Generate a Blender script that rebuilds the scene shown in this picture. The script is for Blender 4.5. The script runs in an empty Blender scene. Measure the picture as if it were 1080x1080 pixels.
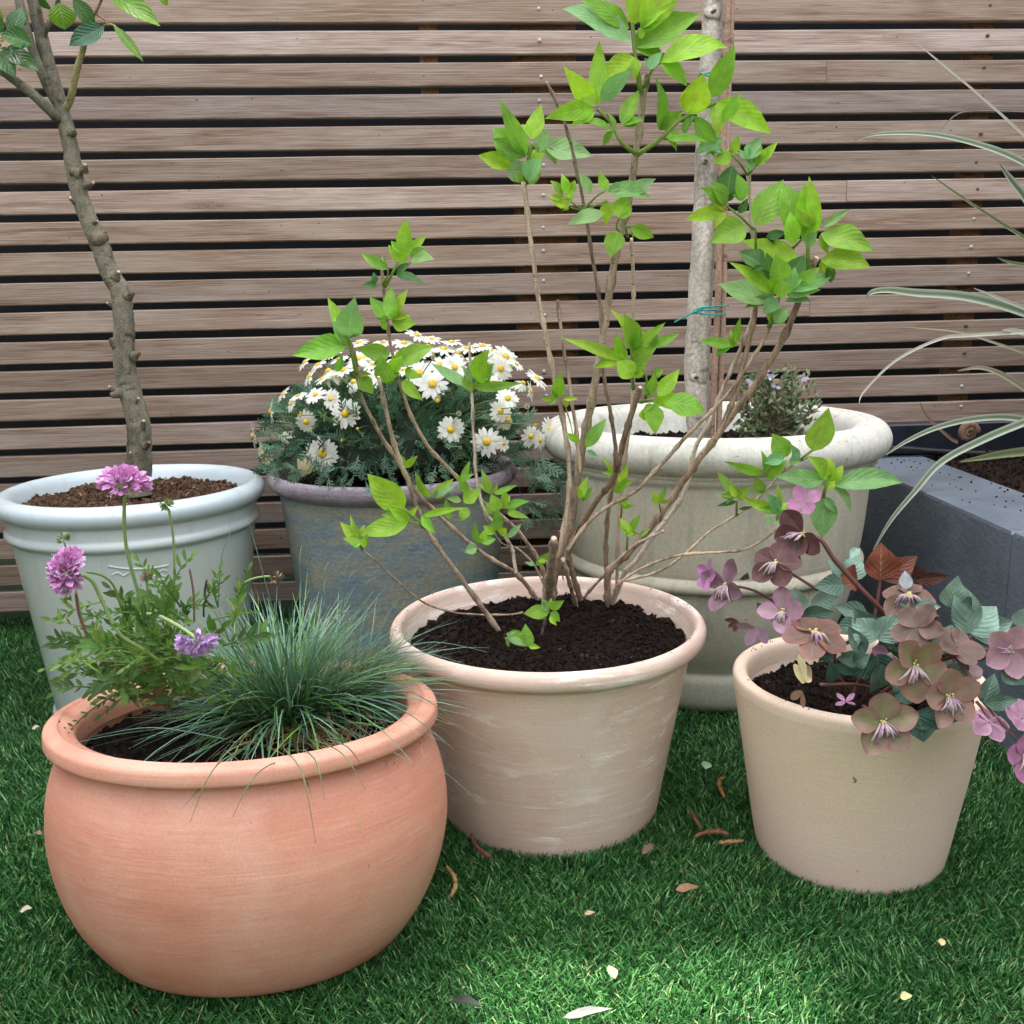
import bpy, math, random
import numpy as np
from mathutils import Vector, Matrix, noise as mnoise
rad = math.radians
random.seed(7); rng = np.random.default_rng(7)
scene = bpy.context.scene
COL = scene.collection

# ------------------------------------------------------------------ camera, sky, sun, exposure
H = 0.8; F = 1052.07; PITCH = rad(12.165); ROLL = rad(-1.2286); YAW = rad(3.9645); FD = 2.4675
camd = bpy.data.cameras.new('camera'); cam = bpy.data.objects.new('camera', camd); COL.objects.link(cam)
camd.sensor_fit = 'HORIZONTAL'; camd.sensor_width = 36; camd.lens = 36 * F / 1080
camd.clip_start = 0.02; camd.clip_end = 500
RM = (Matrix.Rotation(math.pi / 2 - PITCH, 3, 'X') @ Matrix.Rotation(ROLL, 3, 'Z'))
M4 = RM.to_4x4(); M4.translation = (0, 0, H); cam.matrix_world = M4
scene.camera = cam
SUN_EL = 78.0; SUN_AZ = 4.0      # behind the fence
world = bpy.data.worlds.new('World'); scene.world = world; world.use_nodes = True
wt = world.node_tree; wn = wt.nodes; bg = wn['Background']
sky = wn.new('ShaderNodeTexSky'); sky.sky_type = 'NISHITA'; sky.sun_disc = False
sky.sun_elevation = rad(SUN_EL); sky.sun_rotation = rad(-SUN_AZ); sky.air_density = 1.2; sky.dust_density = 3.5; sky.ozone_density = 1.0
hs = wn.new('ShaderNodeHueSaturation'); hs.inputs['Saturation'].default_value = 0.16
wt.links.new(sky.outputs[0], hs.inputs['Color']); wt.links.new(hs.outputs[0], bg.inputs['Color'])
bg.inputs['Strength'].default_value = 0.15
sl = bpy.data.lights.new('sun', 'SUN'); sl.energy = 3.2; sl.angle = rad(0.5); sl.color = (1, .95, .87)
so = bpy.data.objects.new('sun', sl); COL.objects.link(so)
sd = Vector((math.sin(rad(SUN_AZ)) * math.cos(rad(SUN_EL)), math.cos(rad(SUN_AZ)) * math.cos(rad(SUN_EL)), math.sin(rad(SUN_EL))))
so.rotation_euler = sd.to_track_quat('Z', 'Y').to_euler(); so.location = (0, 0, 6)
scene.view_settings.view_transform = 'Standard'; scene.view_settings.look = 'None'
scene.view_settings.gamma = 1; scene.view_settings.exposure = 2.32
scene.render.engine = 'CYCLES'
try:
    scene.cycles.max_bounces = 8; scene.cycles.diffuse_bounces = 4; scene.cycles.transparent_max_bounces = 6
except Exception: pass

# ------------------------------------------------------------------ helpers
def P(px, py, y):
    d = RM @ Vector(((px - 540) / F, -(py - 540) / F, -1)); t = y / d.y
    return Vector((d.x * t, y, H + d.z * t))
def PZ(px, py, z):
    d = RM @ Vector(((px - 540) / F, -(py - 540) / F, -1)); t = (z - H) / d.z
    return Vector((d.x * t, d.y * t, z))
def mpp(y): return y * 1.03 / F
def srgb(r, g, b):
    f = lambda c: (c / 255 / 12.92) if c / 255 < .04045 else ((c / 255 + .055) / 1.055) ** 2.4
    return (f(r), f(g), f(b))

class MB:
    def __init__(s): s.v = []; s.f = []; s.uv = []; s.c = []
    def add(s, vs, fs, uvs=None, cols=None, col=(1, 1, 1)):
        o = len(s.v); s.v.extend([tuple(p) for p in vs])
        s.uv.extend(uvs if uvs is not None else [(0, 0)] * len(vs))
        s.c.extend(cols if cols is not None else [tuple(col)] * len(vs))
        s.f.extend([tuple(i + o for i in f) for f in fs])
    def build(s, name, mat, parent=None, smooth=True, origin=None):
        me = bpy.data.meshes.new(name)
        vs = s.v
        if origin is not None: vs = [(a - origin[0], b - origin[1], c - origin[2]) for a, b, c in vs]
        me.from_pydata(vs, [], s.f)
        ul = me.uv_layers.new(name='uv'); idx = np.empty(len(me.loops), dtype=np.int32); me.loops.foreach_get('vertex_index', idx)
        uv = np.array(s.uv, dtype=np.float32)[idx]; ul.data.foreach_set('uv', uv.ravel())
        ca = me.color_attributes.new('tint', 'FLOAT_COLOR', 'POINT')
        cc = np.ones((len(s.v), 4), dtype=np.float32); cc[:, :3] = np.array(s.c, dtype=np.float32); ca.data.foreach_set('color', cc.ravel())
        if smooth: me.polygons.foreach_set('use_smooth', [True] * len(me.polygons))
        me.materials.append(mat); me.update()
        o = bpy.data.objects.new(name, me); COL.objects.link(o)
        if parent is not None: o.parent = parent
        if origin is not None: o.location = origin
        return o

def tag(o, label=None, cat=None, group=None, kind=None):
    if label: o['label'] = label
    if cat: o['category'] = cat
    if group: o['group'] = group
    if kind: o['kind'] = kind
    return o
def empty(name, loc, label, cat, group=None):
    o = bpy.data.objects.new(name, None); COL.objects.link(o); o.location = loc; o.empty_display_size = .05
    return tag(o, label, cat, group)

# node helpers
def mat(name):
    m = bpy.data.materials.new(name); m.use_nodes = True
    return m, m.node_tree, m.node_tree.nodes, m.node_tree.links, m.node_tree.nodes['Principled BSDF']
def nz(nt, vec, scale, detail=4, rough=.55, dist=0.0):
    n = nt.nodes.new('ShaderNodeTexNoise'); n.inputs['Scale'].default_value = scale; n.inputs['Detail'].default_value = detail
    n.inputs['Roughness'].default_value = rough; n.inputs['Distortion'].default_value = dist
    if vec: nt.links.new(vec, n.inputs['Vector'])
    return n.outputs['Fac']
def mapn(nt, src, sc=(1, 1, 1), rot=(0, 0, 0), loc=(0, 0, 0)):
    n = nt.nodes.new('ShaderNodeMapping'); n.inputs['Scale'].default_value = sc; n.inputs['Rotation'].default_value = rot; n.inputs['Location'].default_value = loc
    nt.links.new(src, n.inputs['Vector']); return n.outputs[0]
def ramp(nt, fac, stops):
    n = nt.nodes.new('ShaderNodeValToRGB'); cr = n.color_ramp
    while len(cr.elements) < len(stops): cr.elements.new(.5)
    for e, (p, c) in zip(cr.elements, stops):
        e.position = p; e.color = (c, c, c, 1) if isinstance(c, (int, float)) else (*c, 1)
    nt.links.new(fac, n.inputs[0]); return n.outputs[0]
def mix(nt, fac, a, b, mode='MIX'):
    n = nt.nodes.new('ShaderNodeMix'); n.data_type = 'RGBA'; n.blend_type = mode
    for i, v in ((0, fac), (6, a), (7, b)):
        if isinstance(v, (int, float)): n.inputs[i].default_value = v if i == 0 else (v, v, v, 1)
        elif isinstance(v, tuple): n.inputs[i].default_value = (*v, 1)
        else: nt.links.new(v, n.inputs[i])
    return n.outputs[2]
def mth(nt, op, a, b=None, c=None):
    n = nt.nodes.new('ShaderNodeMath'); n.operation = op
    for i, v in enumerate((a, b, c)):
        if v is None: continue
        if isinstance(v, (int, float)): n.inputs[i].default_value = v
        else: nt.links.new(v, n.inputs[i])
    return n.outputs[0]
def bump(nt, h, strength, dist, bsdf, prev=None):
    n = nt.nodes.new('ShaderNodeBump'); n.inputs['Strength'].default_value = strength; n.inputs['Distance'].default_value = dist
    nt.links.new(h, n.inputs['Height'])
    if prev: nt.links.new(prev, n.inputs['Normal'])
    nt.links.new(n.outputs[0], bsdf.inputs['Normal']); return n.outputs[0]
def tc(nt, which='Object'): return nt.nodes.new('ShaderNodeTexCoord').outputs[which]
def tint(nt):
    n = nt.nodes.new('ShaderNodeAttribute'); n.attribute_name = 'tint'; return n.outputs['Color']

def m_plain(name, col, rough=.6, bs=0, bscale=200, bdist=.001, var=.25, spec=.4):
    m, nt, n, l, b = mat(name); v = nz(nt, tc(nt), bscale * .15, 5)
    c = mix(nt, ramp(nt, v, [(.3, 0.), (.7, 1.)]), tuple(x * (1 - var) for x in col), tuple(x * (1 + var) for x in col))
    l.new(c, b.inputs['Base Color']); b.inputs['Roughness'].default_value = rough; b.inputs['Specular IOR Level'].default_value = spec
    if bs: bump(nt, nz(nt, tc(nt), bscale, 4), bs, bdist, b)
    return m

def m_leaf(name, rough=.42, trans=.35, veins=9, vein_strength=.35, spec=.5, bumps=.4, vs=1.0, tsat=1.0):
    """leaf or petal: tint attribute, midrib and side veins from the uv of each leaf, light passing through"""
    m, nt, n, l, b = mat(name)
    uv = tc(nt, 'UV'); s = nt.nodes.new('ShaderNodeSeparateXYZ'); l.new(uv, s.inputs[0])
    u = mth(nt, 'ABSOLUTE', mth(nt, 'SUBTRACT', s.outputs[0], .5))
    mid = ramp(nt, u, [(0, 1.), (.035, 0.)])
    ph = mth(nt, 'SUBTRACT', mth(nt, 'MULTIPLY', s.outputs[1], float(veins)), mth(nt, 'MULTIPLY', u, 5.0)); ph = mth(nt, 'ADD', ph, mth(nt, 'MULTIPLY', nz(nt, tc(nt), 45, 2), 1.1))
    fr = mth(nt, 'ABSOLUTE', mth(nt, 'SUBTRACT', mth(nt, 'FRACT', ph), .5))
    side = ramp(nt, fr, [(0, 1.), (.09, 0.)])
    vein = mth(nt, 'MINIMUM', mth(nt, 'ADD', mid, mth(nt, 'MULTIPLY', side, .28)), 1.0)
    t = tint(nt); nv = nz(nt, tc(nt), 60, 4)
    base = mix(nt, 1.0, t, ramp(nt, nv, [(.3, .78), (.7, 1.15)]), 'MULTIPLY')
    light = mix(nt, .5, base, (.55, .75, .35)); 
    c = mix(nt, mth(nt, 'MULTIPLY', vein, vein_strength), base, light)
    l.new(c, b.inputs['Base Color']); b.inputs['Roughness'].default_value = rough; b.inputs['Specular IOR Level'].default_value = spec
    hgt = mth(nt, 'ADD', mth(nt, 'MULTIPLY', ramp(nt, fr, [(0, 0.), (.5, 1.)]), vs), mth(nt, 'MULTIPLY', nv, .3))
    bump(nt, hgt, bumps, .0015, b)
    tr = n.new('ShaderNodeBsdfTranslucent'); l.new(mix(nt, 1.0, c, (1.0, 1.05, .65), 'MULTIPLY'), tr.inputs[0])
    ms = n.new('ShaderNodeMixShader'); ms.inputs[0].default_value = trans
    l.new(b.outputs[0], ms.inputs[1]); l.new(tr.outputs[0], ms.inputs[2]); l.new(ms.outputs[0], n['Material Output'].inputs[0])
    return m
def m_bark(name, c1, c2, scale=60, bs=.7, stretch=.25):
    m, nt, n, l, b = mat(name); o = mapn(nt, tc(nt), (1, 1, stretch))
    a = nz(nt, o, scale, 6, .65); a2 = nz(nt, o, scale * .25, 3)
    c = mix(nt, ramp(nt, a, [(.35, 0.), (.65, 1.)]), c1, c2)
    c = mix(nt, ramp(nt, a2, [(.35, 0.), (.65, .6)]), c, tuple(min(1, x * 1.5) for x in c2))
    a3 = nz(nt, tc(nt), scale * 5, 4, .7); c = mix(nt, 1., c, ramp(nt, a3, [(.32, .6), (.68, 1.3)]), 'MULTIPLY')
    a4 = nz(nt, mapn(nt, tc(nt), (1, 1, 2.2)), scale * .9, 3, .5); c = mix(nt, ramp(nt, a4, [(.62, 0.), (.68, .6)]), c, tuple(x * .45 for x in c1))
    c = mix(nt, 1., c, tint(nt), 'MULTIPLY')
    l.new(c, b.inputs['Base Color']); b.inputs['Roughness'].default_value = .8; b.inputs['Specular IOR Level'].default_value = .25
    p1 = bump(nt, a, bs, .003, b); bump(nt, a3, .6, .0015, b, p1); return m

# geometry helpers
def catmull(pts, rs, n=5):
    if len(pts) < 3: n = max(n, 3)
    pts = [Vector(p) for p in pts]; op = []; orr = []
    for i in range(len(pts) - 1):
        p0 = pts[max(i - 1, 0)]; p1 = pts[i]; p2 = pts[i + 1]; p3 = pts[min(i + 2, len(pts) - 1)]
        for k in range(n):
            t = k / n
            op.append(.5 * ((2 * p1) + (p2 - p0) * t + (2 * p0 - 5 * p1 + 4 * p2 - p3) * t * t + (3 * p1 - p0 - 3 * p2 + p3) * t ** 3))
            orr.append(rs[i] * (1 - t) + rs[i + 1] * t)
    op.append(pts[-1]); orr.append(rs[-1]); return op, orr
def tube(mb, pts, rs, sides=8, n=5, col=(1, 1, 1), cap=True, rough=0.0, flat=1.0, tipcol=None):
    if isinstance(rs, (int, float)): rs = [rs] * len(pts)
    if n: pts, rs = catmull(pts, rs, n)
    pts = [Vector(p) for p in pts]
    vs = []; uv = []; cols = []; a = None; L = 0
    for i, p in enumerate(pts):
        d = (pts[min(i + 1, len(pts) - 1)] - pts[max(i - 1, 0)])
        if d.length < 1e-9: d = Vector((0, 0, 1))
        d.normalize()
        if a is None: a = d.orthogonal().normalized()
        a = (a - d * a.dot(d)); a = a.normalized() if a.length > 1e-6 else d.orthogonal().normalized()
        b = d.cross(a)
        if i: L += (p - pts[i - 1]).length
        for k in range(sides):
            th = 2 * math.pi * k / sides; r = rs[i]
            if rough: r *= 1 + rough * mnoise.noise(Vector((p.x * 90 + math.cos(th), p.y * 90 + math.sin(th), p.z * 90)))
            vs.append(p + a * math.cos(th) * r + b * math.sin(th) * r * flat); uv.append((k / sides, L))
            f = i / max(1, len(pts) - 1)
            cols.append(tuple(c1 * (1 - f) + c2 * f for c1, c2 in zip(col, tipcol)) if tipcol else col)
    fs = []
    for i in range(len(pts) - 1):
        for k in range(sides):
            k2 = (k + 1) % sides; fs.append((i * sides + k, i * sides + k2, (i + 1) * sides + k2, (i + 1) * sides + k))
    if cap: fs.append(tuple(range(sides))[::-1]); fs.append(tuple((len(pts) - 1) * sides + k for k in range(sides)))
    mb.add(vs, fs, uv, cols)
PROF = {'ovate': lambda t: (math.sin(math.pi * min(1, t ** .80)) ** .95) * (1 - .32 * t) * 1.2 if 0 < t < 1 else 0,
        'lance': lambda t: math.sin(math.pi * t ** .9) ** .9 if 0 < t < 1 else 0,
        'petal': lambda t: (math.sin(math.pi * (t ** 1.15) * .985 + .02) ** .62),
        'obov': lambda t: (math.sin(math.pi * t ** 1.6) ** .7) if 0 < t < 1 else 0.02}
def leaf(mb, b, t, w, n, col, curl=.08, fold=.25, prof='ovate', nl=8, nw=2, wave=0., tipcol=None, edgecol=None, serr=0., twist=0., bend=None):
    b = Vector(b); t = Vector(t); ax = t - b; L = ax.length
    if L < 1e-6: return
    axn = ax / L; n = Vector(n); side = axn.cross(n)
    if side.length < 1e-4: side = axn.orthogonal()
    side.normalize(); nn = side.cross(axn)
    if nn.dot(n) < 0: nn = -nn
    vs = []; uv = []; cols = []; ph = random.random() * 6
    for i in range(nl + 1):
        tt = i / nl; hw = PROF[prof](tt) * w * .5 * (1 + (serr * (1 if i % 2 else -1)))
        c = b + ax * tt + nn * (curl * L * math.sin(math.pi * tt * .75))
        if bend: c += Vector(bend) * (tt * tt)
        tw = twist * tt; s2 = side * math.cos(tw) + nn * math.sin(tw); n2 = nn * math.cos(tw) - side * math.sin(tw)
        for j in range(-nw, nw + 1):
            u = j / nw
            vs.append(c + s2 * u * hw + n2 * (fold * (abs(u) ** 1.3) * hw + wave * hw * math.sin(tt * 9 + ph) * abs(u)))
            uv.append((.5 + .5 * u, tt))
            cc = col
            if tipcol: cc = tuple(a * (1 - tt) + q * tt for a, q in zip(cc, tipcol))
            if edgecol:
                e = max(abs(u) ** 3, max(0, (tt - .8) / .2) ** 2); cc = tuple(a * (1 - e) + q * e for a, q in zip(cc, edgecol))
            cols.append(cc)
    W = 2 * nw + 1
    fs = [(i * W + j, i * W + j + 1, (i + 1) * W + j + 1, (i + 1) * W + j) for i in range(nl) for j in range(W - 1)]
    mb.add(vs, fs, uv, cols)
def lathe_pts(mb, prof, cx=0, cy=0, seg=128, sy=1.0, wob=0.0, cz=0.):
    vs = []; uv = []
    L = 0
    for i, (r, z) in enumerate(prof):
        if i: L += math.hypot(r - prof[i - 1][0], z - prof[i - 1][1])
        for k in range(seg):
            th = 2 * math.pi * k / seg; rr = r
            if wob: rr *= 1 + wob * mnoise.noise(Vector((math.cos(th) * 1.3, math.sin(th) * 1.3, z * 9)))
            vs.append((cx + rr * math.cos(th), cy + rr * math.sin(th) * sy, cz + z)); uv.append((k / seg, L))
    fs = [(i * seg + k, i * seg + (k + 1) % seg, (i + 1) * seg + (k + 1) % seg, (i + 1) * seg + k) for i in range(len(prof) - 1) for k in range(seg)]
    mb.add(vs, fs, uv)
def rounded(prof, it=2):
    """Chaikin smoothing of a profile, end points kept"""
    for _ in range(it):
        q = [prof[0]]
        for a, b in zip(prof[:-1], prof[1:]):
            q.append((a[0] * .75 + b[0] * .25, a[1] * .75 + b[1] * .25)); q.append((a[0] * .25 + b[0] * .75, a[1] * .25 + b[1] * .75))
        q.append(prof[-1]); prof = q
    return prof
def box(mb, x0, x1, y0, y1, z0, z1, T=None, uvs=None, bev=0, col=(1, 1, 1), jit=0.):
    b = bev
    # cross-section in y,z swept along x with chamfered long edges
    sec = [(y0 + b, z0), (y1 - b, z0), (y1, z0 + b), (y1, z1 - b), (y1 - b, z1), (y0 + b, z1), (y0, z1 - b), (y0, z0 + b)] if b else [(y0, z0), (y1, z0), (y1, z1), (y0, z1)]
    vs = []; n = len(sec); uv = []
    for x in (x0, x1):
        for y, z in sec:
            p = Vector((x, y, z)); vs.append(T @ p if T else p); uv.append((x, z + y))
    fs = [(k, (k + 1) % n, n + (k + 1) % n, n + k) for k in range(n)] + [tuple(range(n))[::-1], tuple(range(n, 2 * n))]
    mb.add(vs, fs, uv, col=col)
def chunk(mb, c, s, col, flat=1.0):
    ax = [Vector((rng.normal(), rng.normal(), rng.normal())).normalized() for _ in range(2)]
    a = ax[0]; b = a.cross(ax[1]).normalized(); d = a.cross(b)
    c = Vector(c); k = [rng.uniform(.5, 1.2) * s for _ in range(6)]
    vs = [c + a * k[0], c - a * k[1], c + b * k[2] * flat, c - b * k[3] * flat, c + d * k[4] * .7, c - d * k[5] * .7]
    mb.add(vs, [(0, 2, 4), (2, 1, 4), (1, 3, 4), (3, 0, 4), (2, 0, 5), (1, 2, 5), (3, 1, 5), (0, 3, 5)], col=col)

# ------------------------------------------------------------------ materials
def m_terra(name, c_main, c_pale, c_dark, streak=.5, swirl=False, rough=.75, band=9.0, zfade=None):
    m, nt, n, l, b = mat(name); o = tc(nt)
    bands = nz(nt, mapn(nt, o, (1.2, 1.2, band), (0, rad(3), 0)), 3.2, 6, .62, .6)
    fine = nz(nt, mapn(nt, o, (1, 1, 16), (rad(2), 0, 0)), 16, 6, .65)
    blot = nz(nt, o, 7, 4, .55, .4)
    c = mix(nt, ramp(nt, bands, [(.33, 0.), (.68, 1.)]), c_dark, c_main)
    c = mix(nt, mth(nt, 'MULTIPLY', ramp(nt, blot, [(.45, 0.), (.72, 1.)]), streak), c, c_pale)
    c = mix(nt, mth(nt, 'MULTIPLY', ramp(nt, fine, [(.50, 0.), (.75, 1.)]), .35), c, c_pale)
    if zfade:
        sx = nt.nodes.new('ShaderNodeSeparateXYZ'); l.new(o, sx.inputs[0]); c = mix(nt, ramp(nt, mth(nt, 'ADD', sx.outputs[2], mth(nt, 'MULTIPLY', blot, .12)), [(.08, .85), (.24, 0.)]), c, zfade)
    if swirl:
        sw = nz(nt, mapn(nt, o, (1.5, 1.5, 9), (rad(8), rad(20), 0)), 5.5, 7, .72, .6)
        msk = ramp(nt, nz(nt, mapn(nt, o, (1, 1, 1.6), (0, 0, 0), (.3, .1, .2)), 6, 3), [(.42, 0.), (.58, 1.)])
        c = mix(nt, mth(nt, 'MULTIPLY', mth(nt, 'MULTIPLY', ramp(nt, sw, [(.535, 0.), (.60, 1.)]), msk), .85), c, tuple(min(1, x * 1.1) for x in c_pale))
    pit = ramp(nt, nz(nt, o, 70, 2, .4), [(.205, 0.), (.235, 1.)])
    c = mix(nt, mth(nt, 'SUBTRACT', 1., pit), c, tuple(x * .35 for x in c_dark))
    sp = nz(nt, o, 420, 3); c = mix(nt, 1., c, ramp(nt, sp, [(.3, .9), (.7, 1.06)]), 'MULTIPLY')
    l.new(c, b.inputs['Base Color']); b.inputs['Roughness'].default_value = rough; b.inputs['Specular IOR Level'].default_value = .3
    p1 = bump(nt, mth(nt, 'ADD', fine, mth(nt, 'MULTIPLY', pit, .8)), .35, .0012, b)
    bump(nt, sp, .25, .0006, b, p1); return m
M_BOWL = m_terra('terracotta_red', (.68, .325, .235), (.74, .47, .38), (.58, .235, .165), .5, rough=.62, band=6)
M_CENTRE = m_terra('terracotta_pink', (.69, .52, .445), (.83, .76, .72), (.62, .45, .375), .35, swirl=True)
M_RIGHT = m_terra('terracotta_cream', (.74, .585, .45), (.76, .61, .53), (.70, .54, .42), .6, band=3, rough=.8, zfade=(.73, .58, .51))
def m_glaze():
    m, nt, n, l, b = mat('pale_blue_glaze'); o = tc(nt)
    a = nz(nt, mapn(nt, o, (1, 1, .35)), 9, 4, .5, .8); s = nt.nodes.new('ShaderNodeSeparateXYZ'); l.new(o, s.inputs[0])
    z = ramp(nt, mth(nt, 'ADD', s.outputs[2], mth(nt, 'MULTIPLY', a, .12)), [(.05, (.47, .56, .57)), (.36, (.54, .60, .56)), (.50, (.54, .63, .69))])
    c = mix(nt, mth(nt, 'MULTIPLY', ramp(nt, a, [(.56, 0.), (.66, 1.)]), .35), z, (.56, .62, .55))
    dirt = ramp(nt, nz(nt, o, 55, 3), [(.24, 0.), (.30, 1.)]); c = mix(nt, dirt, (.22, .2, .16), c)
    l.new(c, b.inputs['Base Color']); b.inputs['Roughness'].default_value = .28; b.inputs['Coat Weight'].default_value = .5; b.inputs['Coat Roughness'].default_value = .08
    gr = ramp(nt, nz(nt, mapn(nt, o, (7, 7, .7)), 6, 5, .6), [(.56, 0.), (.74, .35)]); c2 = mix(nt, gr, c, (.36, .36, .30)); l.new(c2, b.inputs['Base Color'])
    bump(nt, nz(nt, o, 30, 3), .15, .002, b); return m
M_GLAZE = m_glaze()
def m_weather(name, c1, c2, c3):
    m, nt, n, l, b = mat(name); o = tc(nt)
    bd = nz(nt, mapn(nt, o, (1, 1, 3.2)), 6, 6, .6, .7); f = nz(nt, mapn(nt, o, (1, 1, 2)), 120, 5, .7)
    c = ramp(nt, bd, [(.30, c1), (.48, c2), (.60, c3), (.72, c2)])
    c = mix(nt, 1., c, ramp(nt, f, [(.3, .62), (.7, 1.3)]), 'MULTIPLY')
    w = nt.nodes.new('ShaderNodeTexWave'); w.bands_direction = 'Z'; w.inputs['Scale'].default_value = 34; w.inputs['Distortion'].default_value = 1.5; l.new(o, w.inputs[0])
    c = mix(nt, .05, c, w.outputs[0], 'MULTIPLY'); gr = nz(nt, mapn(nt, o, (1, 1, 1.4)), 22, 6, .7, .5); c = mix(nt, ramp(nt, gr, [(.5, 0.), (.62, .55)]), c, tuple(x * .8 for x in c3))
    l.new(c, b.inputs['Base Color']); b.inputs['Roughness'].default_value = .45
    p1 = bump(nt, f, .4, .002, b); bump(nt, w.outputs[0], .08, .001, b, p1); return m
M_WBLUE = m_weather('weathered_blue_glaze', (.145, .21, .29), (.22, .28, .30), (.33, .32, .245))
M_WPURP = m_weather('weathered_purple_rim', (.20, .14, .15), (.30, .25, .31), (.36, .34, .38))
def m_stone():
    m, nt, n, l, b = mat('cast_stone'); o = tc(nt)
    a = nz(nt, o, 5, 5, .6, .3); f = nz(nt, o, 160, 4, .7); s = nt.nodes.new('ShaderNodeSeparateXYZ'); l.new(o, s.inputs[0])
    c = mix(nt, ramp(nt, a, [(.35, 0.), (.65, 1.)]), (.50, .465, .36), (.58, .55, .45))
    rimz = ramp(nt, mth(nt, 'ADD', s.outputs[2], mth(nt, 'MULTIPLY', a, .08)), [(.47, 0.), (.53, 1.)])
    c = mix(nt, rimz, c, mix(nt, ramp(nt, nz(nt, o, 22, 6, .7), [(.35, 0.), (.62, 1.)]), (.54, .53, .47), (.64, .635, .58)))
    st = ramp(nt, nz(nt, mapn(nt, o, (5, 5, .8)), 6, 5, .6), [(.52, 0.), (.72, .5)]); c = mix(nt, st, c, (.27, .27, .21))
    gz = ramp(nt, mth(nt, 'ADD', s.outputs[2], mth(nt, 'MULTIPLY', a, .1)), [(.08, .55), (.2, 0.)]); c = mix(nt, gz, c, (.25, .28, .23))
    pit = ramp(nt, nz(nt, o, 85, 2, .4), [(.22, 0.), (.27, 1.)]); c = mix(nt, pit, (.28, .26, .21), c)
    c = mix(nt, 1., c, ramp(nt, f, [(.3, .85), (.7, 1.1)]), 'MULTIPLY')
    l.new(c, b.inputs['Base Color']); b.inputs['Roughness'].default_value = .85; b.inputs['Specular IOR Level'].default_value = .25
    p1 = bump(nt, f, .35, .0015, b); bump(nt, pit, .5, .002, b, p1); return m
M_STONE = m_stone()
def m_wood():
    m, nt, n, l, b = mat('weathered_slats'); uv = tc(nt, 'UV'); t = tint(nt)
    g = nz(nt, mapn(nt, uv, (1.6, 60, 1)), 3.0, 6, .6, 1.1); g2 = nz(nt, mapn(nt, uv, (5, 260, 1)), 3.0, 4, .65, .2)
    bl = nz(nt, mapn(nt, uv, (1.2, 7, 1)), 2.4, 4, .6, .5)
    w = nt.nodes.new('ShaderNodeTexWave'); w.wave_type = 'RINGS'; w.inputs['Scale'].default_value = 1.4; w.inputs['Distortion'].default_value = 9; w.inputs['Detail'].default_value = 3
    w.inputs['Detail Scale'].default_value = .7
    l.new(mapn(nt, uv, (3.2, 42, 1)), w.inputs[0])
    c = mix(nt, ramp(nt, g, [(.32, 0.), (.68, 1.)]), (.19, .12, .09), (.43, .335, .285))
    c = mix(nt, ramp(nt, bl, [(.4, 0.), (.7, .65)]), c, (.49, .42, .385))
    c = mix(nt, .5, c, mix(nt, 1., c, ramp(nt, g2, [(.3, .55), (.7, 1.35)]), 'MULTIPLY'))
    c = mix(nt, .22, c, ramp(nt, w.outputs['Fac'], [(.1, .5), (.6, 1.15)]), 'MULTIPLY')
    spt = ramp(nt, nz(nt, mapn(nt, uv, (1, 1.5, 1)), 70, 2, .4), [(.22, 0.), (.26, 1.)]); c = mix(nt, spt, (.10, .07, .05), c)
    vo = nt.nodes.new('ShaderNodeTexVoronoi'); vo.inputs['Scale'].default_value = 1.0; l.new(mapn(nt, uv, (2.1, 11, 1)), vo.inputs['Vector'])
    kn = mix(nt, 1., ramp(nt, vo.outputs['Distance'], [(.05, 1.), (.16, 0.)]), ramp(nt, nz(nt, mapn(nt, uv, (30, 30, 1)), 4, 3), [(.3, .4), (.7, 1.)]), 'MULTIPLY')
    c = mix(nt, mth(nt, 'MULTIPLY', kn, .7), c, (.12, .07, .045))
    c = mix(nt, 1., c, t, 'MULTIPLY')
    l.new(c, b.inputs['Base Color']); b.inputs['Roughness'].default_value = .62; b.inputs['Specular IOR Level'].default_value = .2
    p1 = bump(nt, g, .25, .002, b); bump(nt, g2, .3, .001, b, p1); return m
M_WOOD = m_wood()
M_POST = m_bark('rough_post', (.08, .04, .02), (.15, .08, .045), 30, .3)
M_DARK = m_plain('shade_wall_dark', (.012, .012, .014), .9)  # surface of the added shading wall
M_SCREW = m_plain('screw_metal', (.42, .42, .40), .35); M_SCREW2 = m_plain('rusty_screw', (.12, .07, .045), .6)
def m_render():
    m, nt, n, l, b = mat('blue_grey_masonry_paint'); o = tc(nt)
    a = nz(nt, mapn(nt, o, (1, 1, 1.6)), 70, 5, .6); a2 = nz(nt, o, 6, 4)
    c = mix(nt, ramp(nt, a2, [(.35, 0.), (.65, 1.)]), (.095, .118, .150), (.15, .178, .22))
    d = ramp(nt, nz(nt, o, 38, 4, .6), [(.24, 0.), (.29, 1.)]); c = mix(nt, d, (.05, .05, .05), c)
    l.new(c, b.inputs['Base Color']); b.inputs['Roughness'].default_value = .5
    p1 = bump(nt, a, .6, .004, b); bump(nt, nz(nt, o, 300, 2), .3, .001, b, p1); return m
M_RENDER = m_render()
def m_soil(name, c1, c2):
    m, nt, n, l, b = mat(name); o = tc(nt); a = nz(nt, o, 140, 6, .7)
    c = mix(nt, 1., mix(nt, ramp(nt, a, [(.35, 0.), (.7, 1.)]), c1, c2), tint(nt), 'MULTIPLY')
    l.new(c, b.inputs['Base Color']); b.inputs['Roughness'].default_value = .95; b.inputs['Specular IOR Level'].default_value = .15
    bump(nt, a, 1.0, .006, b); return m
M_SOIL = m_soil('dark_compost', (.006, .004, .0032), (.026, .017, .0135)); M_MULCH = m_soil('bark_mulch', (.05, .03, .02), (.17, .11, .075))
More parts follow.
